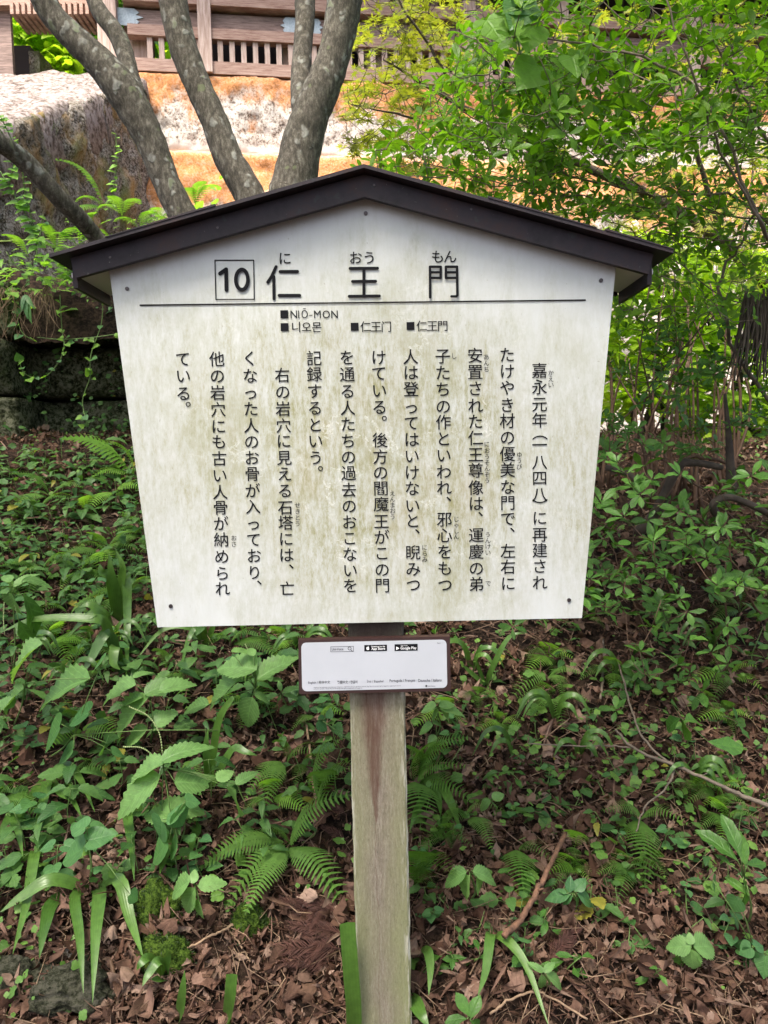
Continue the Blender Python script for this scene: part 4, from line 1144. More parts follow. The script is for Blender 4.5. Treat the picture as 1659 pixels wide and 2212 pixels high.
shrub('shrub', 'darker shrub with arching stems beside the right edge of the board', 'shrub', SG,
      [(pl((1480, 1330, 3.0), (1450, 1150, 2.9), (1390, 1000, 2.8), (1400, 850, 2.8), (1540, 680, 2.7)), (0.0070, 0.0028)), (pl((1300, 960, 2.7), (1370, 880, 2.6), (1460, 800, 2.6), (1560, 620, 2.5)), (0.0035, 0.0014)),
       (pl((1700, 1250, 2.8), (1540, 1080, 2.7), (1440, 1000, 2.7), (1330, 960, 2.7)), (0.0050, 0.0021)), (pl((1400, 1130, 2.9), (1455, 1010, 2.85), (1530, 990, 2.8), (1660, 1040, 2.8)), (0.0080, 0.0056))],
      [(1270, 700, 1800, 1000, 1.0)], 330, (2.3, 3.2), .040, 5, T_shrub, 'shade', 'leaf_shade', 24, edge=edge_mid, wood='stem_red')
shrub('shrub', 'low shade shrub with five-leaf whorls at the lower right edge of the board', 'shrub', SG,
      [(pl((1420, 1500, 2.5), (1400, 1380, 2.45), (1350, 1250, 2.4), (1300, 1150, 2.4)), (0.0040, 0.0014)), (pl((1560, 1500, 2.4), (1570, 1330, 2.35), (1530, 1200, 2.3), (1480, 1100, 2.3)), (0.0045, 0.0014)),
       (pl((1750, 1480, 2.3), (1659, 1350, 2.25), (1590, 1230, 2.2), (1560, 1120, 2.2)), (0.0045, 0.0014)), (pl((1440, 1480, 2.7), (1420, 1300, 2.7), (1480, 1150, 2.7)), (0.0060, 0.0028)), (pl((1200, 1420, 2.2), (1150, 1370, 2.2), (1080, 1345, 2.2)), (0.0020, 0.0014))],
      [(1245, 1000, 1800, 1330, 1.0), (1330, 1330, 1760, 1560, .45), (860, 1340, 1240, 1372, .7)], 360, (1.95, 2.75), .046, 5, T_shrub, 'shade', 'leaf_shade', 25, edge=lambda a, b: wob(a / 70, b / 60, 1, 3) > -.35, wood='stem_red')

# Japanese maple further back
def edge_maple(px, py):
    if px < 960: return px > np.interp(py, [-100, 60, 200, 300, 360, 420], [790, 760, 750, 725, 790, 860]) and wob(px / 38, py / 30, 1.0, 9) > -.22
    return wob(px / 60, py / 45, 1.0, 2) > -.1
shrub('maple_tree', 'yellow-green maple with small star-shaped leaves in front of the gate', 'tree', None,
      [(pl((1900, 900, 5.0), (1560, 520, 4.8), (1200, 330, 4.6), (1000, 230, 4.4), (830, 130, 4.2)), (.045, .004)), (pl((1200, 330, 4.6), (1040, 330, 4.4), (900, 260, 4.2), (760, 225, 4.0)), (.012, .003)),
       (pl((1000, 230, 4.4), (930, 100, 4.3), (860, 0, 4.2), (830, -100, 4.2)), (.010, .003)), (pl((1560, 520, 4.8), (1500, 300, 4.6), (1450, 100, 4.5)), (.02, .004))],
      [(715, -80, 1000, 380, 1.5), (1000, -80, 1760, 620, .55)], 1900, (3.7, 4.9), .075, 4, T_maple, 'maple', 'leaf_maple', 31, edge=edge_maple, wood='twig_dark', nobj=280, up=.9, flat=.05, r_end=.0016)

clb = empty('climber', at(1180, 200, 1.95), 'climbing vine with large pale heart-shaped leaves at the top centre right', 'creeper')
mb = MB(); mb.tube(catmull(pl((1260, 330, 2.0), (1180, 240, 1.95), (1125, 120, 1.9), (1110, -40, 1.9)), 6), [.003, .002], 5); mb.obj('vine', M['stem'], clb, smooth=True)
for (bx, by), (tx, ty), dd_ in (((1135, 5), (1105, 55), 1.85), ((1100, 0), (1165, 20), 1.86), ((1048, 40), (1090, 85), 1.87), ((1150, 55), (1140, 105), 1.84), ((1165, 140), (1120, 185), 1.88), ((1235, 120), (1250, 160), 1.86)):
    put('leaf', LM['bright_heart' if by > 30 else 'heart'], clb, frame(at(bx, by, dd_), at(tx, ty, dd_ - .03), (.1, -1, .3), 1.25))
# bright leafage further back on the right, and behind the gate on the left
def mass(name, label, cat, px0, py0, px1, py1, d0, d1, n, size, matk, seed, T=T_nettle_lo, trunk=True, thr=-.3):
    r = np.random.default_rng(seed)
    c = at((px0 + px1) / 2, py1, (d0 + d1) / 2); base = Vector((c.x, c.y, float(ground_z(c.x, c.y)))) if c.z < 3 else Vector((c.x, c.y, c.z - .5))
    root = empty(name, base, label, cat)
    mats = []
    while len(mats) < n:
        px, py = r.uniform(px0, px1), r.uniform(py0, py1)
        if wob(px / 50, py / 40, 1, seed) < thr: 
            if r.random() < .8: continue
        p = at(px, py, r.uniform(d0, d1)); a = r.uniform(0, 6.28)
        dv = Vector((math.cos(a), math.sin(a), r.uniform(-.5, .3))) * size * r.uniform(.6, 1.3)
        mats.append(np.array(frame(p, p + dv, (r.normal(0, .4), -.3 + r.normal(0, .4), 1), 1)))
    mats = np.array(mats)
    o = put('crown', bake('crown', T, mats, r.uniform(0, 1, n), M[matk]), root)
    mb = MB()
    top = at((px0 + px1) / 2, py0 + (py1 - py0) * .3, (d0 + d1) / 2)
    for k in range(6 if trunk else 1):
        e = at(r.uniform(px0, px1), r.uniform(py0, (py0 + py1) / 2), r.uniform(d0, d1))
        b0 = base + Vector((r.normal(0, .15), r.normal(0, .1), -.05))
        mb.tube(catmull([b0, (b0 + e) / 2 + Vector((r.normal(0, .1), 0, 0)), e], 5), [.02, .006], 6)
    mb.obj('trunk', M['twig_dark'], root, smooth=True)
    return root
mass('bush', 'sunlit lime bush behind the shrubs at the right picture edge', 'bush', 1480, 540, 1800, 960, 4.6, 5.6, 2600, .09, 'leaf_sunlit', 41)
mass('bush', 'sunlit lime bush seen through the shrub right of the roof eave', 'bush', 1290, 500, 1500, 900, 4.6, 5.6, 1700, .09, 'leaf_sunlit', 42)
mass('bush', 'yellow-green bush in front of the stone base at the right', 'bush', 1350, 300, 1800, 560, 6.4, 7.4, 1100, .10, 'leaf_maple', 43, T=T_maple, thr=0)
mass('bush', 'bright leafy bush between the outbuilding and the gate at the top left', 'bush', 10, 30, 170, 165, 9.2, 10.5, 1500, .16, 'leaf_sunlit', 44)
mass('tree', 'darker leafy tree behind the left corner post of the gate', 'tree', 120, -60, 330, 150, 10.5, 12, 1500, .16, 'leaf_shade', 45)
mass('tree', 'leafy hillside tree beyond the gate roof at the right', 'tree', 1000, -300, 2000, 300, 13.2, 14.3, 4000, .3, 'leaf_sunlit', 46)
mass('tree', 'leafy hillside tree beyond the gate at the left', 'tree', -500, -300, 400, 200, 13.2, 14.3, 3500, .3, 'leaf_sunlit', 47)

# thin upright stems of the thicket at right
r = np.random.default_rng(5)
th = empty('thicket', on_ground(1400, 1120), 'clump of thin brown upright stems behind the right shrubs', 'thicket')
for i in range(30):
    g0 = on_ground(1300 + r.uniform(0, 300), r.uniform(1060, 1120)); h = r.uniform(.5, 1.1)
    a = np.array(g0); mb = MB()
    mb.tube(catmull([a, a + [r.normal(0, .05), 0, h * .5], a + [r.normal(0, .12), r.normal(0, .1), h]], 4), [.007 + r.uniform(0, .005), .003], 5)
    mb.obj('stem', M['stem_red'], th, smooth=True)
# bare crooked branches
bb = empty('dead_branch', at(1500, 1090, 2.6), 'crooked grey branches arching low through the right undergrowth', 'branch')
for pts, rad in (([(1380, 1150, 2.7), (1420, 1100, 2.65), (1465, 1010, 2.6), (1500, 1000, 2.6), (1560, 1010, 2.6)], (.022, .010)), ([(1560, 1130, 2.5), (1540, 1090, 2.45), (1580, 1075, 2.45), (1659, 1110, 2.45), (1720, 1160, 2.5)], (.014, .008)),
                 ([(1580, 1060, 2.7), (1575, 960, 2.7), (1566, 850, 2.7)], (.020, .005)), ([(1310, 1010, 2.5), (1360, 1025, 2.45), (1380, 1060, 2.45), (1350, 1100, 2.5)], (.010, .006))):
    mb = MB(); mb.tube(catmull(pl(*pts), 6), rad, 8, .08); mb.obj('branch', M['twig_dark'], bb, smooth=True)
# brown hanging dead cedar spray at the right edge
cd = empty('dead_cedar_spray', at(1640, 640, 2.3), 'brown dead cedar spray caught in the shrub at the right edge', 'dead branch')
mb = MB()
for i in range(60):
    x = r.uniform(1610, 1700); a = np.array(at(x, r.uniform(620, 680), 2.3)); e = np.array(at(x - r.uniform(0, 40), r.uniform(740, 830), 2.3 + r.normal(0, .05)))
    mb.tube(catmull([a, (a + e) / 2 + r.normal(0, .01, 3), e], 4), [.004, .002], 4)
cdo = mb.obj('strands', M['twig_dark'], cd, smooth=True); cdo['kind'] = 'stuff'

# ------------------------------------------------------------------ litter, twigs and ground cover on the bank
def on_bank(n, r, x0=-3.0, x1=3.4, y0=-.25, y1=4.2, near=1.6):
    y = y0 + (y1 - y0) * r.random(n) ** near
    x = (x0 + (x1 - x0) * r.random(n)) * np.clip((y + 1.6) / 3.0, .42, 1.2)
    return x, y
def ground_normals(x, y):
    e = .03
    dzx = (ground_z(x + e, y) - ground_z(x - e, y)) / (2 * e); dzy = (ground_z(x, y + e) - ground_z(x, y - e)) / (2 * e)
    n = np.stack([-dzx, -dzy, np.ones_like(x)], -1); return n / np.linalg.norm(n, axis=1)[:, None]
def scatter(name, Ts, n, size, matk, seed, tilt=.4, lift=.01, filt=None, width=1.0, **kw):
    r = np.random.default_rng(seed)
    x, y = on_bank(n, r, **kw)
    if filt is not None:
        keep = filt(x, y, r); x, y = x[keep], y[keep]
    n = len(x); nr = ground_normals(x, y) + r.normal(0, tilt, (n, 3)); nr /= np.linalg.norm(nr, axis=1)[:, None]
    a = r.uniform(0, 6.28, n); h = np.stack([np.cos(a), np.sin(a), r.normal(0, .2, n)], -1)
    Y = h - nr * np.sum(h * nr, 1)[:, None]; Y /= np.linalg.norm(Y, axis=1)[:, None]; X_ = np.cross(Y, nr)
    L = size * np.clip(r.lognormal(-.15, .5, n), .2, 1.8)
    mats = np.zeros((n, 4, 4)); mats[:, 3, 3] = 1
    mats[:, :3, 0] = X_ * (L * width)[:, None]; mats[:, :3, 1] = Y * L[:, None]; mats[:, :3, 2] = nr * L[:, None]
    mats[:, 0, 3] = x; mats[:, 1, 3] = y; mats[:, 2, 3] = ground_z(x, y) + lift * r.uniform(.2, 1.6, n)
    which = r.integers(0, len(Ts), n); tint = r.uniform(0, 1, n)
    obs = []
    for k, T in enumerate(Ts):
        s_ = which == k
        obs.append((bake(name, T, mats[s_], tint[s_], M[matk])))
    return obs
def join_meshes(name, meshes):
    """append baked meshes into one"""
    vs, li, ls, uv, tn = [], [], [], [], []; nv = 0; nl = 0
    for me in meshes:
        n = len(me.vertices); a = np.empty(n * 3); me.vertices.foreach_get('co', a); vs.append(a)
        l = len(me.loops); b_ = np.empty(l, np.int32); me.loops.foreach_get('vertex_index', b_); li.append(b_ + nv)
        p = np.empty(len(me.polygons), np.int32); me.polygons.foreach_get('loop_start', p); ls.append(p + nl)
        u = np.empty(l * 2); me.uv_layers[0].data.foreach_get('uv', u); uv.append(u)
        t = np.empty(n); me.attributes['tint'].data.foreach_get('value', t); tn.append(t)
        nv += n; nl += l
    me = bpy.data.meshes.new(name); me.vertices.add(nv); me.vertices.foreach_set('co', np.concatenate(vs))
    me.loops.add(nl); me.loops.foreach_set('vertex_index', np.concatenate(li)); P = np.concatenate(ls)
    me.polygons.add(len(P)); me.polygons.foreach_set('loop_start', P)
    me.uv_layers.new(name='UVMap').data.foreach_set('uv', np.concatenate(uv))
    me.attributes.new('tint', 'FLOAT', 'POINT').data.foreach_set('value', np.concatenate(tn))
    me.polygons.foreach_set('use_smooth', np.ones(len(P), bool))
    me.materials.append(meshes[0].materials[0]); me.update(calc_edges=True)
    return me
lm = scatter('leaf_litter', LIT, 60000, .031, 'litter', 61, tilt=.65, lift=.018, filt=lambda x, y, r: wob(x, y, 4.5, 12) + .5 * r.normal(0, 1, len(x)) > -.55)
lm += scatter('leaf_litter', LIT[6:10], 42000, .011, 'litter', 66, tilt=.8, lift=.010)
tag(link('leaf_litter', join_meshes('leaf_litter', lm)), kind='stuff')
lm = scatter('bark_shreds', [leaf_t(P_ov(.09), 3, .8, .2), leaf_t(P_ov(.06), 4, .5, -.35)], 22000, .050, 'litter', 62, tilt=.6, lift=.02)
tag(link('shredded_litter', join_meshes('shredded_litter', lm)), kind='stuff')
# fine roots and twigs
r = np.random.default_rng(63); mb = MB()
x, y = on_bank(5200, r, near=1.8)
for i in range(len(x)):
    p = np.array([x[i], y[i], float(ground_z(x[i], y[i])) + .012]); a = r.uniform(0, 6.28); L = r.uniform(.03, .12) + .14 * r.random() ** 3
    d = np.array([math.cos(a), math.sin(a) * .8, 0]) * L
    q = p + d; q[2] = float(ground_z(q[0], q[1])) + r.uniform(.004, .03); mid = (p + q) / 2 + r.normal(0, .16 * L, 3); mid[2] = (p[2] + q[2]) / 2 + .006 + .1 * L
    w = r.uniform(.0005, .0017)
    mb.tube(np.array([p, mid, q]), [w, w * .8, w * .4], 3)
tag(mb.obj('fallen_twigs', M['dry'], smooth=True), kind='stuff')
# small-leaved ground cover, mostly at the right and in drifts
def cover_filter(x, y, r):
    k = wob(x, y, 2.2, 6)
    return (k + .25 * r.normal(0, 1, len(x)) + np.where(x > .25, .12, -.1) + np.where(y < .25, -.45, 0) > .12)
lm = scatter('ground_cover', [T_clover], 15000, .020, 'leaf_cover', 64, tilt=.35, lift=.045, filt=cover_filter, near=1.3)
tag(link('ground_cover', join_meshes('ground_cover', lm)), kind='stuff')
lm = scatter('seedling_leaves', [T_nettle_lo], 6500, .036, 'leaf_weed', 65, tilt=.45, lift=.07, filt=lambda x, y, r: (x < -.05) & (y > .5) & (wob(x, y, 3, 3) > -.2), near=1.0)
tag(link('low_weeds', join_meshes('low_weeds', lm)), kind='stuff')

# ------------------------------------------------------------------ fern fronds
def frond_mesh(matk, n=22, curl=.35, pw_=.20, seed=0, name='frond'):
    r = np.random.default_rng(seed); V = []; F = []; UV = []
    def add(vs, fs, uv): 
        b0 = len(V); V.extend(vs); F.extend([tuple(i + b0 for i in f) for f in fs]); UV.extend(uv)
    def cpt(t): return np.array([.04 * math.sin(t * 3 + seed), t, .22 * math.sin(t * math.pi * .75) - curl * t ** 3])
    for i in range(8):
        a, b_ = cpt(i / 8), cpt((i + 1) / 8); w = .006 * (1 - i / 9)
        add([a + [-w, 0, 0], a + [w, 0, 0], b_ + [w, 0, 0], b_ + [-w, 0, 0]], [(0, 1, 2, 3)], [(.5, 0)] * 4)
    for i in range(n):
        t = .10 + .9 * i / n; p = cpt(t)
        L = pw_ * min(1, t * 2.2 + .1) * math.sin(math.pi * min(1, (t * .92 + .06)) ** .85) ** .8 * r.uniform(.9, 1.08) + .012
        for s in (-1, 1):
            dx = s * L; dy = L * .32; hw = .023 * (22 / n)
            ns = 5; vs = []; fs = []; uv = []
            for k in range(ns + 1):
                u = k / ns; w = hw * (1 - u) ** .5 * (1.15 if k % 2 == 0 else .8)
                c_ = p + np.array([dx * u, dy * u, -.10 * L * u * u * 3 + .02 * L])
                vs += [c_ + [0, w, 0], c_ + [0, -w, .0]]; uv += [(.5 + u * .4, t), (.5 + u * .4, t)]
            for k in range(ns): fs.append((2 * k, 2 * k + 1, 2 * k + 3, 2 * k + 2))
            add(vs, fs, uv)
    return mk(name, V, F, M[matk], uv=UV)
FR = [frond_mesh('leaf_fern', 24, .35, .19, 1), frond_mesh('leaf_fern', 20, .5, .22, 2), frond_mesh('leaf_fern', 26, .2, .16, 3)]
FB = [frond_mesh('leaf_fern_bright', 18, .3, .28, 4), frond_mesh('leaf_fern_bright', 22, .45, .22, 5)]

def dep(px, py, dbase, h):
    return min(dbase, ground_d(px, py)) - h
PL = []   # (object, px, py) for placing words
def fern_px(label, base, tips, meshes=FR, dbase=None, h=.10, group='ferns on the bank', w=1.0, name='fern'):
    g0 = at(*base, dbase) if dbase else on_ground(*base)
    d0 = g0.y + 1.4
    root = empty(name, g0, label, 'fern', group); PL.append((root, base))
    for i, t in enumerate(tips):
        tp = at(t[0], t[1], (dbase or dep(t[0], t[1], d0, h)) - (h * .6 if dbase else 0))
        b = g0 + Vector((0, 0, .01))
        put('frond', meshes[i % len(meshes)], root, frame(b, tp, (0, -.45, 1), w))
    return root
fern_px('fern with five spreading fronds left of the post', (626, 1838), [(435, 1846), (495, 1905), (527, 1968), (752, 1700), (733, 1925), (560, 1790)], w=.9, h=.08)
fern_px('fern with drooping fronds left of the post under the plaque', (622, 1660), [(562, 1745), (684, 1608), (590, 1600), (530, 1700)], w=.8)
fern_px('fern whose frond touches the left side of the post', (700, 1760), [(750, 1640), (690, 1640), (735, 1590)], w=.9)
fern_px('feathery pale fern just right of the post', (900, 1700), [(990, 1640), (1000, 1700), (880, 1610), (940, 1600), (900, 1780), (1010, 1590)], w=1.1)
fern_px('small upright fern at the right side of the post', (905, 1930), [(905, 1830), (940, 1850), (940, 1915), (900, 1880)], w=1.3)
fern_px('fern frond hanging over leaf litter at the right', (1385, 1780), [(1392, 1890), (1465, 1750), (1300, 1745)], w=1.0)
fern_px('pale fern on the bare bank right of the plaque', (1185, 1470), [(1255, 1445), (1110, 1475), (1215, 1500)], w=1.0)
fern_px('fern in the shade near the right edge', (1600, 1330), [(1540, 1290), (1659, 1300), (1640, 1240), (1530, 1340)])
fern_px('bright fern frond arching beside the left edge of the board', (288, 1035), [(143, 932), (240, 940), (200, 1020)], meshes=FB, w=.75, h=.12)
fern_px('fern low at the left below the mossy wall', (110, 1080), [(30, 1010), (60, 1060), (180, 1050), (10, 1110)], meshes=FR)
for i, (b, ts) in enumerate([((230, 1215), [(120, 1190), (180, 1160), (290, 1150), (150, 1240)]), ((90, 1250), [(0, 1210), (40, 1290), (150, 1200)]), ((280, 1300), [(200, 1340), (180, 1270), (320, 1250)]),
                             ((150, 1340), [(60, 1380), (90, 1300), (230, 1300)]), ((500, 1400), [(560, 1360), (450, 1370), (600, 1420)]), ((1010, 1780), [(1070, 1730), (960, 1760), (1060, 1830)]), ((1120, 1850), [(1130, 1930), (1180, 1830)])]):
    fern_px(None, b, ts, w=.95)
rf = np.random.default_rng(123); fs_ = []
for _ in range(600):
    if len(fs_) >= 44: break
    lf_ = rf.random() < .66
    b = (rf.uniform(-20, 330), rf.uniform(1040, 1420)) if lf_ and rf.random() < .6 else ((rf.uniform(0, 740), rf.uniform(1350, 1800)) if lf_ else (rf.uniform(900, 1659), rf.uniform(1340, 1900)))
    if any((b[0] - q[0]) ** 2 + (b[1] - q[1]) ** 2 < 45 ** 2 for q in fs_): continue
    fs_.append(b); L = rf.uniform(55, 105) * (1 if lf_ else .75); n_ = int(rf.integers(2, 6)); a0 = rf.uniform(0, 6.28)
    fern_px(None, b, [(b[0] + math.cos(a0 + k * 6.28 / n_ + rf.normal(0, .3)) * L, b[1] - 12 + math.sin(a0 + k * 6.28 / n_) * L * .55) for k in range(n_)], meshes=FR if rf.random() < .6 else FB[:1] + FR[:1], w=rf.uniform(.8, 1.15), h=.08)
# ferns on the ledge, in the light
DL = 3.95
for base, tips in (((226, 455), [(129, 333), (165, 420), (140, 470)]), ((262, 470), [(237, 418), (210, 440), (300, 430)]), ((120, 545), [(60, 520), (90, 470), (180, 490), (150, 560)]), ((170, 540), [(110, 500), (230, 490), (200, 450)]),
                   ((300, 500), [(250, 470), (340, 450), (370, 480)]), ((60, 560), [(10, 500), (20, 560)]), ((420, 450), [(470, 396), (405, 395), (440, 385)]), ((350, 480), [(330, 448), (300, 460), (390, 470)]), ((200, 600), [(150, 560), (120, 600), (260, 560)])):
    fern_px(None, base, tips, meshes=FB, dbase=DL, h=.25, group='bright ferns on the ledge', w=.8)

# ------------------------------------------------------------------ strap-leaved tufts
def blade_mesh(P, width, cut=False, seg=14):
    Q = catmull(P, max(3, seg // (len(P) - 1))); n = len(Q)
    T = np.gradient(Q, axis=0); T /= np.linalg.norm(T, axis=1)[:, None]
    toc = np.array(CAM) - Q; toc /= np.linalg.norm(toc, axis=1)[:, None]
    nv = toc * .8 + np.array([0, -.1, .6]); S = np.cross(T, nv); S /= np.linalg.norm(S, axis=1)[:, None] + 1e-9
    N = np.cross(S, T)
    V = []; F = []; UV = []
    for i in range(n):
        t = i / (n - 1); w = width * .5 * (min(1, .55 + t * 2.2)) * ((1 - max(0, (t - .35) / .65) ** 1.8) if not cut else 1) + .0003
        V += [Q[i] - S[i] * w + N[i] * w * .25, Q[i], Q[i] + S[i] * w + N[i] * w * .25]; UV += [(0, t), (.5, t), (1, t)]
    for i in range(n - 1):
        a = 3 * i; F += [(a, a + 1, a + 4, a + 3), (a + 1, a + 2, a + 5, a + 4)]
    return mk('blade', V, F, M['leaf_strap'], uv=UV)
def tuft_px(label, base, blades, width=.024, group='strap-leaved tufts on the bank', h=.07, cut=()):
    g0 = on_ground(*base); d0 = g0.y + 1.4
    root = empty('strap_leaf_plant', g0, label, 'plant', group); PL.append((root, base))
    for i, bl in enumerate(blades):
        pts = [np.array(g0)]
        for k, p in enumerate(bl): pts.append(np.array(at(p[0], p[1], dep(p[0], p[1], d0, h if k else h * .7))))
        put('blade', blade_mesh(pts, width * random.uniform(.85, 1.15), i in cut), root)
    return root
def c7(x, y): return (x * .5, y * .5 + 1700.7)
def c8(x, y): return (829.5 + x * .5, 1700.7 + y * .5)
def c5(x, y): return (x * .5, y * .5 + 1207)
def c6(x, y): return (829.5 + x * .5, 1316.7 + y * .5)
tuft_px('long strap-leaved plant drooping over the litter at the lower left', c7(400, 450), [[c7(430, 450), c7(415, 620), c7(400, 930)], [c7(510, 400), c7(560, 560), c7(620, 740)], [c7(325, 470), c7(345, 650), c7(360, 890)], [c7(240, 490), c7(195, 600), c7(170, 740)], [c7(230, 400), c7(100, 470), c7(0, 540)]], .026)
tuft_px('strap-leaved plant at the left edge with one long pale blade', c7(165, 300), [[c7(150, 290), c7(115, 500), c7(55, 720)], [c7(90, 300), c7(40, 310), c7(-20, 330)], [c7(190, 330), c7(175, 340)]], .026)
tuft_px('strap-leaved plant high at the lower left, blades fanning down', c5(210, 930), [[c5(290, 890), c5(350, 960), c5(410, 1095)], [c5(250, 900), c5(285, 930), c5(310, 1000)], [c5(200, 980), c5(180, 1080), c5(145, 1200)], [c5(150, 1010), c5(110, 1060), c5(98, 1130)], [c5(260, 1010), c5(310, 1040), c5(355, 1120)], [c5(60, 1100), c5(20, 1150), c5(-10, 1210)], [c5(75, 1110), c5(80, 1180), c5(100, 1290)]], .022)
tuft_px('arching strap-leaved plant left of the board corner', c5(520, 500), [[c5(440, 250), c5(370, 260), c5(290, 340)], [c5(460, 300), c5(400, 260), c5(150, 262), c5(0, 320)], [c5(470, 320), c5(400, 420), c5(348, 512)], [c5(500, 380), c5(490, 450), c5(520, 480)]], .030, h=.12)
tuft_px('upright strap-leaved plant by the left edge of the board', c5(510, 300), [[c5(500, 150), c5(480, 60), c5(470, -30)], [c5(545, 70), c5(550, 300), c5(545, 530)], [c5(480, 100), c5(440, 60), c5(430, 20)], [c5(520, 130), c5(530, 40), c5(500, -40)], [c5(460, 250), c5(390, 200), c5(340, 210)]], .032, h=.10)
tuft_px('strap-leaved plant directly below the bottom left of the board', c5(890, 380), [[c5(820, 300), c5(700, 310), c5(585, 440)], [c5(850, 300), c5(810, 360), c5(775, 510)], [c5(880, 290), c5(880, 250)], [c5(920, 300), c5(935, 260)], [c5(960, 330), c5(1010, 310), c5(1040, 370)]], .022)
tuft_px('wide vertical blade among the nettles at the left', c5(905, 1010), [[c5(895, 880), c5(890, 800), c5(900, 730)], [c5(940, 720), c5(1000, 610), c5(1010, 600)], [c5(1000, 830), c5(1060, 835), c5(1110, 850)]], .022)
tuft_px('short broad blades hanging below the nettles', c7(560, 60), [[c7(550, 110), c7(565, 230), c7(580, 405)], [c7(740, 190), c7(710, 300), c7(690, 375)], [c7(830, 160), c7(830, 230), c7(825, 295)]], .024)
tuft_px('small broken tuft above the moss clump', c7(720, 830), [[c7(690, 750), c7(640, 810), c7(615, 860)], [c7(650, 740), c7(610, 760), c7(590, 790)], [c7(725, 740), c7(720, 700)], [c7(690, 830), c7(650, 830)]], .018)
tuft_px('single cut blade at the bottom left of the post', c7(775, 1040), [[c7(780, 960), c7(790, 870), c7(798, 790)]], .018)
tuft_px('single upright cut blade near the bottom edge', c7(985, 1050), [[c7(985, 980), c7(995, 900), c7(1002, 805)]], .024, cut=(0,))
tuft_px('broad cut blade leaning on the left side of the post', (765, 2260), [[(764, 2180), (757, 2090), (750, 1992)]], .028, cut=(0,), h=.05)
tuft_px('strap-leaved plant right of the post with one long arching blade', c8(470, 660), [[c8(510, 645), c8(610, 760), c8(715, 1040)], [c8(460, 640), c8(440, 790), c8(405, 905)]], .022)
tuft_px('short blade bending down close right of the post', c8(140, 730), [[c8(185, 705), c8(200, 780), c8(193, 900)], [c8(120, 760), c8(130, 790)]], .022)
tuft_px('blades crossing the bottom right foot of the post', c8(90, 900), [[c8(130, 930), c8(160, 980), c8(195, 1040)]], .026)
tuft_px('dark strap-leaved plant right of the post', c6(200, 780), [[c6(240, 760), c6(290, 840), c6(335, 970)], [c6(190, 790), c6(140, 870), c6(110, 960)], [c6(200, 760), c6(235, 820), c6(245, 890)], [c6(300, 860), c6(270, 900), c6(240, 990)]], .024)
tuft_px('thin strap-leaved plant right of the plaque', c6(440, 330), [[c6(470, 250), c6(540, 120), c6(620, 100)], [c6(410, 260), c6(400, 220)], [c6(480, 400), c6(475, 460)], [c6(370, 270), c6(340, 240)]], .016)
for b in ((1200, 1560), (1340, 1470), (1250, 1640), (1540, 1400), (1020, 1450), (60, 1420), (150, 1480), (240, 1400), (650, 1420), (350, 1370), (1110, 1640), (1500, 1700)):
    bl = []
    for k in range(random.randint(3, 5)):
        s = random.choice((-1, 1)); L = random.uniform(30, 75)
        bl.append([(b[0] + s * L * .3, b[1] - L * .8), (b[0] + s * L * .8, b[1] - L * .8), (b[0] + s * L * 1.2, b[1] - L * .1)])
    tuft_px(None, b, bl, .017)

# ------------------------------------------------------------------ broad-leaved plants drawn leaf by leaf
def herb_px(label, base, leaves, meshkey='nettle', h=.12, cat='plant', group='broad-leaved plants on the bank', name='leafy_plant', node=None, w=1.0, stemk='stem', dd=0):
    g0 = on_ground(*base); d0 = g0.y + 1.4
    root = empty(name, g0, label, cat, group); PL.append((root, base))
    mb = MB()
    if node is None: node = (base[0], base[1] - 90)
    nd = at(node[0], node[1], dep(node[0], node[1], d0, h * .8))
    mb.tube(catmull([g0, (g0 + nd) / 2 + Vector((.01, -.01, 0)), nd], 5), [.0028, .0018], 6)
    for i, lf in enumerate(leaves):
        (bx, by), (tx, ty) = lf[0], lf[1]; ww = lf[2] if len(lf) > 2 else 1.0
        kk = lf[3] if len(lf) > 3 else meshkey
        db = dep(bx, by, d0, h * 1.0); B_ = at(bx, by, db)
        dt = min(dep(tx, ty, d0, h * .8), db + .03); T_ = at(tx, ty, dt)
        mb.tube([nd, (nd + B_) / 2 + Vector((0, 0, .006)), B_], [.0015, .0012, .001], 4)
        put('leaf', pick(kk), root, frame(B_, T_, (random.uniform(-.25, .25), -.55, .9), w * ww))
    mb.obj('stem', M[stemk], root, smooth=True)
    return root
herb_px('large toothed-leaf plant at the left edge, pale sunlit leaves', c5(60, 720), [(c5(180, 370), c5(-5, 490), .75), (c5(120, 470), c5(222, 437), .8), (c5(385, 518), c5(125, 590), .85), (c5(100, 562), c5(-10, 640), 1.0), (c5(60, 640), c5(-20, 600))], node=c5(110, 540), h=.16)
herb_px('toothed-leaf plant in the middle of the left undergrowth', c5(650, 800), [(c5(575, 515), c5(655, 465), .8), (c5(585, 545), c5(413, 590), .8), (c5(625, 585), c5(772, 505), .9), (c5(690, 570), c5(848, 522), .8), (c5(612, 600), c5(485, 612), .8), (c5(640, 600), c5(438, 770), .7), (c5(665, 720), c5(765, 648), 1.1), (c5(635, 735), c5(508, 798), 1.1)], node=c5(650, 610), h=.15)
herb_px('toothed-leaf plant with flower spikes under the board bottom edge', c5(1105, 680), [(c5(1105, 480), c5(940, 430), 1.3), (c5(1115, 520), c5(1275, 400), .9), (c5(1048, 510), c5(862, 612), .8), (c5(1090, 600), c5(1050, 745), 1.3), (c5(900, 630), c5(760, 640), .9), (c5(1100, 590), c5(1180, 600), 1), (c5(1095, 420), c5(1070, 370), 1), (c5(1000, 400), c5(1105, 385), .6)], node=c5(1105, 560), h=.15)
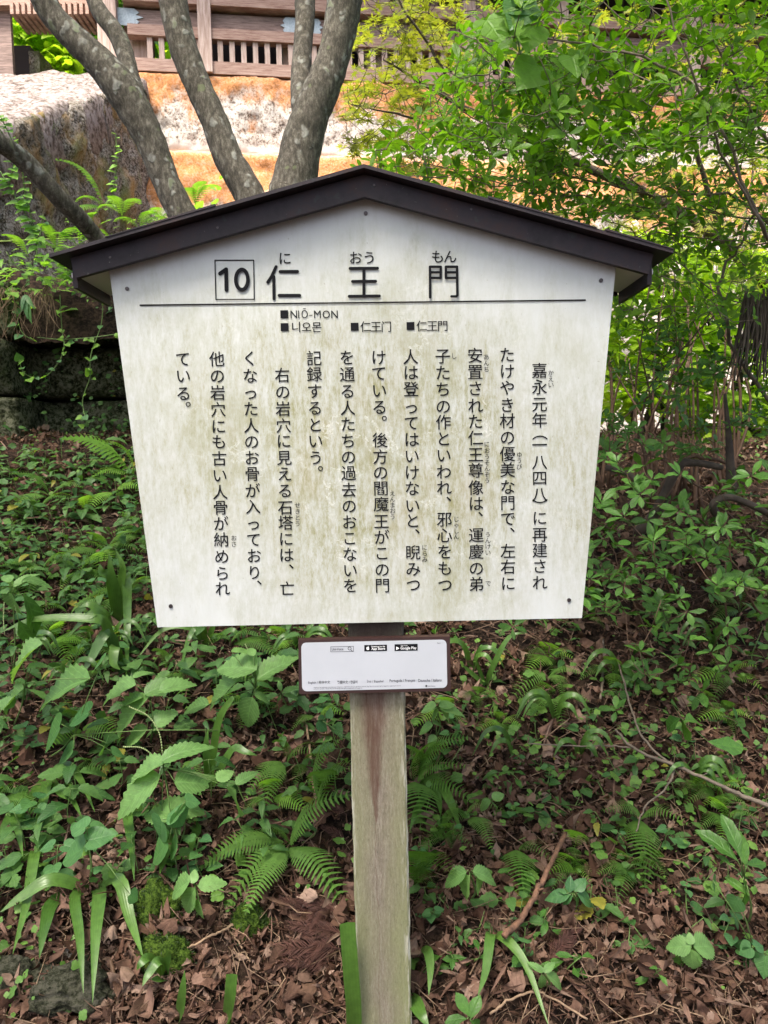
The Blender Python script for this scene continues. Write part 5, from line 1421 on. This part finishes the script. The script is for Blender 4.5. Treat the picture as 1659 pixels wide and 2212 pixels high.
herb_px('big-leaved toothed plant nearest the fern at the left', c5(720, 1090), [(c5(700, 875), c5(893, 755), .75), (c5(715, 880), c5(525, 935), .65), (c5(755, 965), c5(912, 960), 1.5), (c5(690, 940), c5(462, 1110), .85), (c5(1020, 975), c5(1115, 905), .9), (c5(940, 960), c5(1008, 905), 1.3), (c5(1020, 1000), c5(1010, 1105), 1.3), (c5(700, 1090), c5(880, 1040), 1.2), (c5(740, 1120), c5(610, 1090), 1.0)], node=c5(705, 900), h=.17)
herb_px('small plant with four toothed leaves on the litter left of the post', c7(850, 560), [(c7(820, 405), c7(718, 462), 1.2), (c7(835, 415), c7(838, 350), 1.2), (c7(858, 430), c7(985, 400), 1.0), (c7(842, 438), c7(762, 578), .8), (c7(858, 485), c7(860, 585), .9)], node=c7(845, 435), h=.10)
herb_px('three-leaved plant with glossy ovals right of the post', c8(375, 490), [(c8(355, 365), c8(243, 420), .95), (c8(370, 385), c8(320, 490), .9), (c8(385, 365), c8(512, 385), .9), (c8(400, 395), c8(430, 465), 1.2)], node=c8(372, 375), h=.10)
herb_px('low rosette of blunt leaves in the litter at the right', c8(810, 520), [(c8(805, 465), c8(690, 470), 1), (c8(800, 455), c8(810, 385), 1.2), (c8(825, 450), c8(870, 390), 1.3), (c8(835, 460), c8(925, 505), 1.0), (c8(815, 470), c8(760, 500)), (c8(830, 475), c8(850, 535)), (c8(790, 460), c8(755, 440))], 'lance', node=c8(815, 465), h=.05, w=1.9)
herb_px('toothed four-leaf plant at the lower right', c8(1330, 760), [(c8(1325, 685), c8(1215, 690), 1.4), (c8(1325, 680), c8(1320, 625), 1.3), (c8(1340, 690), c8(1448, 690), 1.4), (c8(1325, 700), c8(1330, 800), 1.3), (c8(1345, 710), c8(1385, 770), 1.1)], node=c8(1332, 692), h=.06)
herb_px('rosette with pointed leaves right of the long arching blade', c8(690, 860), [(c8(685, 800), c8(625, 745), .9), (c8(690, 800), c8(740, 750), 1), (c8(700, 805), c8(803, 868), .8), (c8(680, 810), c8(690, 890), .9), (c8(690, 800), c8(665, 760), .9)], 'nettle_b', node=c8(690, 805), h=.05)
herb_px('glossy oval-leaved plant at the bottom edge right of the post', c8(370, 1060), [(c8(370, 990), c8(315, 890), .9), (c8(360, 1000), c8(262, 1000), .9), (c8(375, 1000), c8(400, 900), .9), (c8(375, 1010), c8(440, 1050))], 'shade', node=c8(370, 1000), h=.06, w=1.4)
herb_px('tall slender-leaved plant near the right edge', c8(1560, 620), [(c8(1540, 300), c8(1475, 120), .8), (c8(1530, 320), c8(1375, 175), .8), (c8(1565, 350), c8(1540, 180), .9), (c8(1580, 470), c8(1480, 380), .9), (c8(1550, 400), c8(1600, 520), .8), (c8(1560, 330), c8(1660, 340), .8), (c8(1500, 340), c8(1440, 280), .9)], 'shade', node=c8(1555, 400), h=.14, w=1.1)
herb_px('plant with paired upright leaves right of the post', c6(470, 870), [(c6(470, 820), c6(520, 790), 1.3), (c6(460, 825), c6(395, 870), .9), (c6(460, 830), c6(430, 850), .9)], node=c6(465, 830), h=.06)
herb_px('nettle-leaved plant right of the plaque stem', c6(220, 560), [(c6(225, 415), c6(150, 435), 1.1), (c6(240, 400), c6(220, 385), 1), (c6(240, 420), c6(310, 400), 1.0), (c6(245, 430), c6(360, 425), .8), (c6(235, 440), c6(195, 475), 1.2), (c6(250, 440), c6(300, 485), 1.1), (c6(210, 500), c6(140, 530), 1.1), (c6(225, 545), c6(185, 590), 1.2), (c6(210, 490), c6(262, 490), 1)], node=c6(232, 440), h=.10)
herb_px('bright plant with drooping leaves under the right shrubs', c6(1300, 600), [(c6(1240, 400), c6(1290, 430), 1.4), (c6(1280, 470), c6(1200, 520), 1.2), (c6(1300, 480), c6(1370, 460), 1.0), (c6(1400, 570), c6(1565, 620), .8), (c6(1290, 480), c6(1320, 530), 1.4)], 'shade', node=c6(1290, 490), h=.15, w=1.5)
herb_px('upright plant with long smooth leaves at the left edge', c5(60, 500), [(c5(100, 150), c5(205, 320), .9, 'shade'), (c5(80, 265), c5(140, 370), 1.3, 'shade'), (c5(50, 150), c5(65, 260), 1.2), (c5(60, 120), c5(150, 40), .6), (c5(45, 100), c5(10, 60), 1), (c5(100, 90), c5(235, 112), .6), (c5(30, 150), c5(-20, 130), 1)], node=c5(55, 180), h=.15)
herb_px('heart-leaved climber at the left, blue-green leaves', c5(210, 860), [(c5(265, 715), c5(170, 830), 1.1), (c5(390, 660), c5(285, 705), 1.0), (c5(460, 795), c5(430, 840), 1.2), (c5(480, 830), c5(545, 850), .9), (c5(320, 820), c5(240, 875), 1.0), (c5(445, 440), c5(390, 480), 1.2), (c5(970, 740), c5(1010, 760), 1.2)], 'heart', node=c5(320, 760), h=.13)
herb_px('heart-leaved plant above the drooping strap leaves', c7(385, 420), [(c7(375, 175), c7(300, 165), 1.1), (c7(370, 235), c7(505, 190), 1.0), (c7(365, 260), c7(252, 315), 1.0), (c7(400, 370), c7(445, 335), .8), (c7(560, 460), c7(600, 490), 1.3)], 'heart', node=c7(380, 240), h=.10)
herb_px('oval-leaved plant under the big nettle', c7(740, 320), [(c7(780, 120), c7(720, 110), 1.6), (c7(760, 100), c7(800, 170), 1.2), (c7(700, 140), c7(680, 240), 1.2), (c7(730, 230), c7(640, 320), 1.1), (c7(770, 240), c7(720, 300), 1.1), (c7(800, 60), c7(870, 60), 1.2)], 'heart', node=c7(750, 160), h=.10)
herb_px('heart-leaved seedling below the plaque', c6(-90, 620), [(c5(1370, 700), c5(1420, 740), 1.3), (c5(1420, 690), c5(1430, 640), .8)], 'heart', node=c5(1395, 700), h=.06)
herb_px('pair of oval leaves near the foot of the post', c5(1330, 1010), [(c5(1320, 970), c5(1280, 1000), 1.3), (c5(1340, 975), c5(1340, 1020), 1.2), (c5(1350, 960), c5(1390, 960), 1.2)], 'shade', node=c5(1330, 965), h=.05, w=1.4)
herb_px('broad-leaved plant directly under the plaque at its left end', c5(1230, 660), [(c5(1200, 590), c5(1110, 600), .8), (c5(1220, 580), c5(1290, 540), .8), (c5(1225, 590), c5(1300, 590), .8), (c5(1210, 600), c5(1180, 640), .9), (c5(1215, 570), c5(1200, 520), .8)], 'nettle_b', node=c5(1215, 590), h=.10)
herb_px('low trailing heart leaves at the lower right edge', c8(1620, 760), [(c8(1590, 690), c8(1530, 720), 1.2), (c8(1600, 690), c8(1640, 680), 1.3), (c8(1590, 700), c8(1570, 740), 1.3), (c8(1650, 720), c8(1640, 830), 1.0), (c8(1530, 480), c8(1500, 540), 1.2), (c8(1420, 400), c8(1440, 440), 1.3)], 'heart', node=c8(1600, 700), h=.05)

# pale flower spikes over the nettle leaves
for pts in ([c5(650, 660), c5(600, 640), c5(515, 632)], [c5(705, 880), c5(690, 760), c5(640, 680), c5(560, 640)], [c5(690, 880), c5(620, 820), c5(535, 812)], [c5(1105, 520), c5(1090, 440), c5(1060, 370)], [c5(1110, 530), c5(1060, 470), c5(1000, 455)], [c5(20, 330), c5(15, 260), c5(18, 190)]):
    dd = ground_d(*pts[0]) - .22
    o_ = min((q for q, b_ in PL if q.name.startswith('leafy_plant')), key=lambda q: (q.location - at(*pts[0], dd)).length)
    Q = catmull([at(*p, dd) for p in pts], 10); mb = MB(); mb.tube(Q, .0008, 4)
    for q in Q[4:]: mb.tube([q + np.array([0, 0, -.0022]), q, q + np.array([0, 0, .0022])], [.0008, .0024, .0008], 5)
    mb.obj('flower_spike', M['spike'], o_, smooth=True)
# random filling herbs
r = np.random.default_rng(77)
def herb(px, py, meshkey, size, n, hgt, group, label=None):
    g0 = on_ground(px, py)
    root = empty('leafy_plant', g0, label, 'plant', group); PL.append((root, (px, py)))
    mb = MB(); top = g0 + Vector((r.normal(0, .02), -.02 + r.normal(0, .02), hgt))
    mb.tube(catmull([g0, (g0 + top) / 2 + Vector((r.normal(0, .01), 0, 0)), top], 4), [.0018, .0010], 5)
    for i in range(n):
        f_ = .35 + .65 * (i // 2) / max(1, (n - 1) // 2); a = (i % 2) * math.pi + (i // 2) * 1.57 + r.normal(0, .3)
        b = g0.lerp(top, f_); dv = Vector((math.cos(a), math.sin(a), r.uniform(-.15, .35))).normalized()
        L = size * (1.15 - .4 * f_) * r.uniform(.8, 1.2); b2 = b + dv * L * .25
        mb.tube([b, b2], [.0009, .0007], 3)
        put('leaf', pick(meshkey), root, frame(b2, b2 + dv * L + Vector((0, 0, -.1 * L)), (r.normal(0, .2), -.35, 1), r.uniform(.9, 1.15)))
    mb.obj('stem', M['stem'], root, smooth=True)
spots = []
for _ in range(9000):
    if len(spots) >= 270: break
    left = r.random() < .70
    px = r.uniform(-30, 740) if left else r.uniform(895, 1690)
    py = r.uniform(1010, 1960) if left else r.uniform(1360, 2120)
    if left and py < 1350 and px > 330: continue
    if left and py > 1650 and r.random() < .6: continue
    if all((px - a) ** 2 + (py - b) ** 2 > 29 ** 2 for a, b in spots): spots.append((px, py))
n0 = len(spots)
for _ in range(3000):
    if len(spots) >= n0 + 75: break
    px, py = r.uniform(-30, 330), r.uniform(985, 1330)
    if all((px - a) ** 2 + (py - b) ** 2 > 19 ** 2 for a, b in spots): spots.append((px, py))
for px, py in spots:
    left = px < 800
    k = r.choice(['nettle_lo', 'weed_b', 'heart', 'nettle_lo', 'nettle_lo'] if left else ['shade', 'nettle_lo', 'heart', 'weed_b', 'nettle_lo'])
    sz = r.uniform(.035, .075) if left else r.uniform(.028, .05)
    if k == 'heart': sz *= .7
    herb(px, py, k, sz, int(r.integers(4, 9)) if left else int(r.integers(3, 7)), r.uniform(.05, .13) if left else r.uniform(.03, .09), 'small herbs on the bank left of the post' if left else 'small herbs on the bank right of the post')

# leaves and creepers on the ledge and hanging over the mossy rock
lg = empty('ledge_creeper', at(150, 600, 3.9), 'bright creeping plants along the ledge above the mossy rock', 'creeper')
r = np.random.default_rng(88)
mats = []
for _ in range(360):
    px = r.uniform(-60, 480); py = np.interp(px, [-60, 100, 240, 480], [600, 590, 560, 470]) + r.normal(0, 38); d = r.uniform(3.75, 4.15) if px < 260 else r.uniform(4.4, 5.0)
    p = at(px, py, d); a = r.uniform(0, 6.28); dv = Vector((math.cos(a), -abs(math.sin(a)), r.uniform(-.4, .5))) * r.uniform(.03, .085)
    mats.append(np.array(frame(p, p + dv, (r.normal(0, .2), -.4, 1), r.uniform(.8, 1.2))))
foliage(lg, np.array(mats), T_nettle_lo, 'bright', 'leaf_fern_bright', 9, 250)
def c3(x, y): return (x * .4463, 329.2 + y * .4463)
vr = empty('hanging_creeper', at(130, 700, 3.85), 'trailing creeper with round leaves hanging over the shaded mossy rock', 'creeper')
for pts in ([(290, 690), (300, 860), (310, 945), (275, 1030), (200, 1095), (120, 1070), (90, 1000)], [(500, 690), (490, 830), (440, 980), (435, 1090), (400, 1200), (420, 1320)], [(180, 895), (300, 905), (450, 895), (560, 880)],
            [(0, 640), (60, 700), (100, 860), (170, 915)], [(210, 300), (195, 400), (160, 560), (120, 650)], [(30, 480), (90, 560), (190, 600), (300, 640), (440, 700), (540, 740)]):
    P = [np.array(at(*c3(*p), 3.82 + .02 * math.sin(i * 2))) for i, p in enumerate(pts)]
    Q = catmull(P, 5); mb = MB(); mb.tube(Q, .0022, 4); mb.obj('vine', M['stem'], vr, smooth=True)
    for i in range(1, len(Q), 2):
        for s in (-1, 1):
            if r.random() < .5: continue
            b = Vector(Q[i]) + Vector(r.normal(0, .006, 3)); dv = Vector((s * r.uniform(-.2, 1), -.5, r.uniform(-.6, .6))).normalized() * r.uniform(.018, .05)
            put('leaf', LM['bright_heart' if r.random() < .5 else 'heart'], vr, frame(b, b + dv, (0, -.8, .7), r.uniform(.9, 1.2)))
sm = []
for _ in range(420):
    px, py = r.uniform(-40, 330), 640 + 300 * r.random() ** .8
    if wob(px / 50, py / 50, 1, 5) < 0 and r.random() < .8: continue
    p = at(px, py, 4.12 if py < 740 else 4.16); dv = Vector((r.normal(0, .6), -.6, r.normal(-.2, .5))).normalized() * r.uniform(.012, .035)
    sm.append(np.array(frame(p, p + dv, (0, -.8, .7), 1)))
o = put('small_leaves', bake('small_leaves', T_clover, np.array(sm), r.uniform(0, 1, len(sm)), M['leaf_weed']), vr); o['kind'] = 'stuff'
# climbing leaves on the left wall
cl = empty('wall_creeper', at(60, 420, 4.4), 'yellow-green creeper climbing down the lichened wall at the left', 'creeper')
for pts in ([(0, 250), (20, 290), (45, 350), (55, 420), (75, 500), (80, 560)], [(0, 280), (30, 330), (20, 400)], [(250, 290), (252, 340), (248, 390), (240, 440)], [(0, 370), (30, 420), (60, 470), (90, 530)]):
    P = [np.array(at(*p, (3.9 if p[0] < 150 else 6.0))) for p in pts]; Q = catmull(P, 6); mb = MB(); mb.tube(Q, .003, 4); mb.obj('vine', M['stem'], cl, smooth=True)
    for i in range(0, len(Q)):
        for s in (-1, 1):
            b = Vector(Q[i]); dv = Vector((s * r.uniform(.3, 1), -.5, r.uniform(-.6, .3))).normalized() * r.uniform(.03, .07)
            if r.random() < .4: continue
            put('leaf', LM['bright_heart'], cl, frame(b, b + dv, (0, -.6, .8), r.uniform(.8, 1.1)))
# pale hanging leaves and dry roots at the ledge
dr_ = empty('dry_roots', at(40, 640, 3.8), 'dry brown roots and grass hanging from the ledge at the left edge', 'dead plant')
mb = MB()
for i in range(70):
    x0 = r.uniform(-30, 110); a = np.array(at(x0, 615 + r.uniform(0, 25), 3.82)); e = np.array(at(x0 + r.normal(0, 25), 660 + r.uniform(0, 80), 3.78)); 
    mb.tube(catmull([a, (a + e) / 2 + r.normal(0, .02, 3), e], 4), [.0022, .001], 3)
o = mb.obj('strands', M['dry'], dr_, smooth=True); o['kind'] = 'stuff'
pf = empty('pale_leaf_sprig', at(52, 635, 3.7), 'sprig of pale pointed leaves hanging in front of the mossy rock', 'plant')
for tx, ty in ((60, 690), (42, 665), (52, 680), (68, 660)): put('leaf', LM['lance'], pf, frame(at(54, 636, 3.7), at(tx, ty, 3.65), (0, -1, .3), .8))

# ------------------------------------------------------------------ moss clumps, stones, sticks, dead cedar, big leaf
def lump(name, label, cat, px, py, sx, sz, mat, seed, group=None, dz=0.0):
    g0 = on_ground(px, py); me = None
    import bmesh
    bm = bmesh.new(); bmesh.ops.create_icosphere(bm, subdivisions=5, radius=1)
    for v in bm.verts:
        n1 = noise.fractal(v.co * 1.3 + Vector((seed, 0, 0)), .8, 2.0, 6) * .35
        v.co = v.co * (1 + n1); v.co.x *= sx; v.co.y *= sx * .7; v.co.z *= sz
        v.co += g0 + Vector((0, 0, sz * .35 + dz))
    me = bpy.data.meshes.new(name); bm.to_mesh(me); bm.free(); me.materials.append(M[mat]); me.polygons.foreach_set('use_smooth', np.ones(len(me.polygons), bool))
    o = link(name, me); me.transform(Matrix.Translation(-g0)); o.location = g0
    if mat == 'moss':
        r = np.random.default_rng(seed); vs = [v.co.copy() for v in me.vertices]; nn = [v.normal.copy() for v in me.vertices]; mm_ = []
        for i in r.integers(0, len(vs), 2200):
            b = vs[i]; dv = (nn[i] + Vector(r.normal(0, .6, 3))) * r.uniform(.002, .0055); mm_.append(np.array(frame(b, b + dv, Vector(r.normal(0, 1, 3)))))
        o2 = link('moss', bake('moss', leaf_t(P_ov(.35), 2), np.array(mm_), r.uniform(0, 1, len(mm_)), M['leaf_moss']), o); o2['kind'] = 'stuff'
    return tag(o, label, cat, group)
M['leaf_moss'] = leafmat('moss shoots', [(.010, .024, .003), (.02, .045, .005), (.04, .07, .010)], trans=.15, vein_amt=0)
lump('mossy_rock', 'moss-covered rock left of the post among dead leaves', 'rock', 335, 1990, .058, .060, 'moss', 1)
lump('mossy_rock', 'lower moss-covered rock below the first moss clump', 'rock', 350, 2080, .060, .045, 'moss', 2)
lump('rock', 'dark mossy stone in the soil at the lower left corner', 'rock', 150, 2145, .085, .04, 'rock_dark', 3)
lump('rock', 'small grey stone above the lower left corner stone', 'rock', 158, 2062, .016, .018, 'stone_left', 4)
lump('rock', 'flat stone at the left edge near the bottom', 'rock', 20, 2130, .06, .04, 'rock_dark', 5)
lump('rock', 'low mossy stone behind the litter left of the post', 'rock', 540, 2010, .04, .04, 'moss', 6)
def stick(label, pts, rad, mat='dry', cat='stick', name='fallen_stick', group=None, lift=.02, abs_d=None):
    P = []
    for p in pts: P.append(np.array(at(p[0], p[1], (abs_d if abs_d else ground_d(*p[:2]) - lift))))
    root = empty(name, Vector(P[0]), label, cat, group)
    Q = catmull(P, 7); Q = Q + np.random.default_rng(len(label)).normal(0, .0012, Q.shape)
    mb = MB(); mb.tube(Q, rad, 8, .12, 3)
    # side knots
    k = len(Q) // 2; mb.tube([Q[k], Q[k] + np.array([.012, -.01, .012])], [rad[0] * .5, rad[0] * .3], 5)
    me = mk(name, [tuple(Vector(v) - root.location) for v in mb.V], mb.F, M[mat]); bpy.data.objects.remove(root)
    o = link(name, me); o.location = Vector(P[0]); return tag(o, label, cat, group)
stick('pinkish brown fallen stick standing out at the right of the post', [c8(520, 640), c8(600, 560), c8(660, 450), c8(720, 330), c8(785, 195)], [.0068, .0052], 'stick', lift=.08)
stick('brown stick running down under the leaves at the lower left', [c7(110, 105), c7(300, 130), c7(500, 225), c7(640, 330), c7(740, 430), c7(770, 560)], [.0045, .003], 'stem_red', lift=.03)
stick('dark branch lying across the lower left litter', [c7(-20, 720), c7(120, 670), c7(260, 620), c7(340, 580)], [.004, .003], 'stem_red')
stick('thin grey fallen branch forking across the right bank', [c6(1000, 520), c6(1080, 600), c6(1250, 670), c6(1450, 760), c6(1560, 810), c6(1700, 860)], [.003, .006], 'twig', lift=.12)
stick('thin side branch hanging from the grey fallen branch', [c6(1260, 675), c6(1220, 770), c6(1130, 850), c6(1090, 960)], [.003, .0015], 'twig', lift=.11)
stick('long thin twig lying level right of the post', [c6(620, 580), c6(830, 590), c6(1000, 590), c6(1080, 600)], [.002, .002], 'twig', lift=.11)
stick('pale stick upright in the bank beneath the board right corner', [c6(945, 130), c6(950, 250), c6(935, 390)], [.005, .004], 'twig')
stick('curving thin stem from the right shrub down the bank', [c6(1010, 220), c6(1060, 400), c6(1110, 540), c6(1200, 640), c6(1250, 665)], [.003, .003], 'twig', lift=.10)
stick('pale fallen stick near the right edge', [c6(1440, 590), c6(1490, 660), c6(1530, 770)], [.006, .005], 'dry')
stick('second pale stick near the right edge, thinner', [c6(1180, 460), c6(1250, 570), c6(1320, 710)], [.004, .003], 'dry')
stick('forked dry twig in the middle of the lower left litter', [c7(800, 700), c7(900, 650), c7(1000, 600), c7(1140, 545)], [.002, .0035], 'dry', lift=.03)
stick('dry twig curving away below the forked twig', [c7(985, 610), c7(1040, 680), c7(1080, 750)], [.002, .002], 'dry')
stick('brown root beside the lower left strap leaves', [c7(470, 740), c7(500, 830), c7(495, 880)], [.005, .003], 'stem_red')
stick('pale dead blade loop at the bottom right of the post', [c8(460, 980), c8(540, 920), c8(650, 885), c8(740, 920), c8(880, 1000)], [.0025, .002], 'dry', lift=.05)
stick('dead stalk standing left of the post under the plaque', [c5(1310, 620), c5(1335, 800), c5(1370, 1090)], [.003, .004], 'dry', lift=.04)
for i, (a, b) in enumerate((((900, 1500), (1010, 1700)), ((1080, 1400), (1150, 1560)), ((1040, 1360), (1130, 1430)), ((960, 1560), (1060, 1660)), ((1180, 1380), (1230, 1480)), ((1330, 1700), (1410, 1860)), ((1000, 1430), (880, 1380)), ((700, 1500), (690, 1640)), ((40, 1700), (140, 1770)), ((20, 1880), (90, 1990)))):
    stick(['thin brown root on the bank close right of the plaque', 'brown twig on the bare bank below the board', 'short twig just under the board bottom edge', 'brown root lower on the bare bank', 'short twig below the board right corner', 'thin twig in the ground cover at the right', 'twig crossing behind the plaque right end', 'thin stalk left of the post below the plaque', 'thin root at the left edge, upper one', 'thin root at the left edge, lower one'][i],
          [a, ((a[0] + b[0]) / 2 + 12, (a[1] + b[1]) / 2 - 8), b], [.0035, .002], 'dry' if i % 2 else 'stem_red')
# dead cedar sprays, reddish brown
def spray_mesh(seed):
    r = np.random.default_rng(seed); mb = MB()
    main = catmull([(0, 0, 0), (.02, .35, .04), (.0, .7, .03), (.03, 1, -.02)], 8); mb.tube(main, [.012, .004], 4)
    for i in range(3, len(main)):
        for s in (-1, 1):
            L = .34 * (1 - i / len(main)) + .08; a = main[i]; e = a + np.array([s * L * .7, L * .75, r.normal(0, .03)])
            mb.tube(np.array([a, (a + e) / 2 + [0, 0, .02], e]), [.011, .010, .004], 4)
            for k in range(3):
                f = .3 + .25 * k; p = a + (e - a) * f; q = p + np.array([s * .03, .09, r.normal(0, .02)]) * (1 if k % 2 else -.4); mb.tube(np.array([p, q]), [.008, .004], 3)
    return mb.mesh('dead_cedar_twig', M['cedar'], True)
SM = [spray_mesh(i) for i in range(3)]
for i, (b, t) in enumerate(((c7(1500, 640), c7(1260, 600)), (c7(1480, 560), c7(1290, 480)), (c7(1490, 700), c7(1200, 700)), (c7(1400, 480), c7(1330, 620)), (c7(1450, 750), c7(1230, 760)), (c7(1330, 240), c7(1270, 110)), (c7(1480, 400), c7(1300, 340)), (c7(1500, 120), c7(1400, 60)), (c7(1500, 230), c7(1390, 170)), (c8(700, 760), c8(840, 600)), (c7(1350, 560), c7(1210, 480)), (c7(1420, 620), c7(1330, 760)))):
    db = ground_d(*b) - .02; dt = ground_d(*t) - .04
    o = link('dead_cedar_twig', SM[i % 3]); o.matrix_basis = frame(at(*b, db), at(*t, dt), (0, -.4, 1), .9)
    tag(o, ['reddish dead cedar twig touching the left of the post, upper of a heap', 'reddish dead cedar twig second in the heap by the post', 'reddish dead cedar twig low in the heap by the post', 'reddish dead cedar twig pointing down beside the heap', 'lowest reddish dead cedar twig of the heap by the post',
            'reddish dead cedar twig upright above the fern centre', 'dead cedar twig under the right fern frond', 'dead cedar twig behind the frond touching the post', 'dead cedar twig under the frond touching the post', 'dead cedar twig in the litter right of the post', 'dead cedar twig at the left end of the heap', 'dead cedar twig crossing the bottom of the heap'][i], 'dead twig', 'dead cedar twigs')
# large separate dead leaves that can be picked out
r = np.random.default_rng(99)
LMD = [leaf_mesh('dead_leaf', T, M['litter']) for T in LIT[:4]]
for i in range(150):
    left = r.random() < .45
    px = r.uniform(0, 745) if left else r.uniform(895, 1659); py = 2212 - 420 * r.random() ** 1.2
    p = on_ground(px, py); a = r.uniform(0, 6.28); dv = Vector((math.cos(a), math.sin(a) * .8, math.sin(a) * .35)) * r.uniform(.045, .075)
    p = p + Vector((0, -.012, .022))
    o = link('dead_leaf', LMD[i % 4]); o.matrix_basis = frame(p, p + dv, (r.normal(0, .3), -.5 + r.normal(0, .3), 1), r.uniform(.8, 1.1))
    tag(o, None, 'dead leaf', 'large dead leaves on the bank'); PL.append((o, (px, py)))

# ------------------------------------------------------------------ words for the repeats: say where each one stands
def where(px, py):
    if py < 640: return 'on the ledge behind the left roof slope' if px < 500 else 'above the roof'
    side = ('at the left edge' if px < 70 else 'near the left edge' if px < 150 else 'far left of the post' if px < 250 else 'left of the post' if px < 520 else 'close left of the post' if px < 829 else 'close right of the post' if px < 1100 else 'right of the post' if px < 1380 else 'far right of the post')
    h_ = ('under the mossy wall' if py < 1050 and px < 829 else 'beside the board middle' if py < 1130 else 'beside the board' if py < 1210 else 'beside the board bottom' if py < 1345 else 'level with plaque' if py < 1500 else 'just below the plaque' if py < 1650 else 'halfway down the post' if py < 1850 else 'low on the bank' if py < 2060 else 'at the bottom edge')
    return h_ + ', ' + side
words_ = {'fern': 'fern', 'strap_leaf_plant': 'strap-leaved tuft', 'leafy_plant': 'leafy herb', 'dead_leaf': 'brown dead leaf'}
KN = {LM['heart'].name: 'heart-leaved herb', LM['shade'].name: 'smooth-leaved herb', LM['nettle_lo'].name: 'toothed herb', LM['weed_b'].name: 'narrow toothed herb'}
for kk_, nm_ in (('shade', 'smooth-leaved herb'), ('nettle_lo', 'toothed herb'), ('weed_b', 'narrow toothed herb')):
    for q_ in VAR[kk_]: KN[q_.name] = nm_
DN = {LMD[0].name: 'star-shaped dead leaf', LMD[1].name: 'crumpled dead leaf', LMD[2].name: 'oval dead leaf', LMD[3].name: 'curled dead leaf'}
buck = {}
for o, (px, py) in PL:
    if o.get('label'): continue
    kind = o.name.split('.')[0]
    if kind == 'leafy_plant':
        w_ = next((KN.get(c_.data.name) for c_ in o.children if c_.name.startswith('leaf') and c_.data.name in KN), 'leafy herb')
    elif kind == 'dead_leaf': w_ = DN.get(o.data.name, 'dead leaf')
    else: w_ = words_[kind] if kind != 'fern' or py > 640 else 'bright fern'
    buck.setdefault((w_, where(px, py)), []).append((px, py, o))
ordn = ['leftmost', 'second from left', 'third from left', 'fourth from left', 'fifth from left', 'sixth from left', 'seventh from left', 'eighth from left', 'ninth from left', 'tenth from left', 'eleventh from left', 'twelfth from left', 'thirteenth from left', 'fourteenth from left', 'fifteenth from left', 'sixteenth from left', 'seventeenth from left', 'eighteenth from left', 'nineteenth from left', 'twentieth from left']
for (w_, wh), L in buck.items():
    L.sort(key=lambda q: q[0])
    for i, (px, py, o) in enumerate(L):
        if len(L) == 1: o['label'] = f'{w_} {wh}'
        elif len(L) == 2: o['label'] = f'{w_} {wh}, {["left", "right"][i]} of two'
        else: o['label'] = f'{w_} {wh}, {ordn[min(i, 19)]}'
        if kind == '': pass
# group only stays on things that share it
print('OBJECTS', len(bpy.data.objects), 'TRIS', sum(len(m_.loops) - 2 * len(m_.polygons) for m_ in bpy.data.meshes))
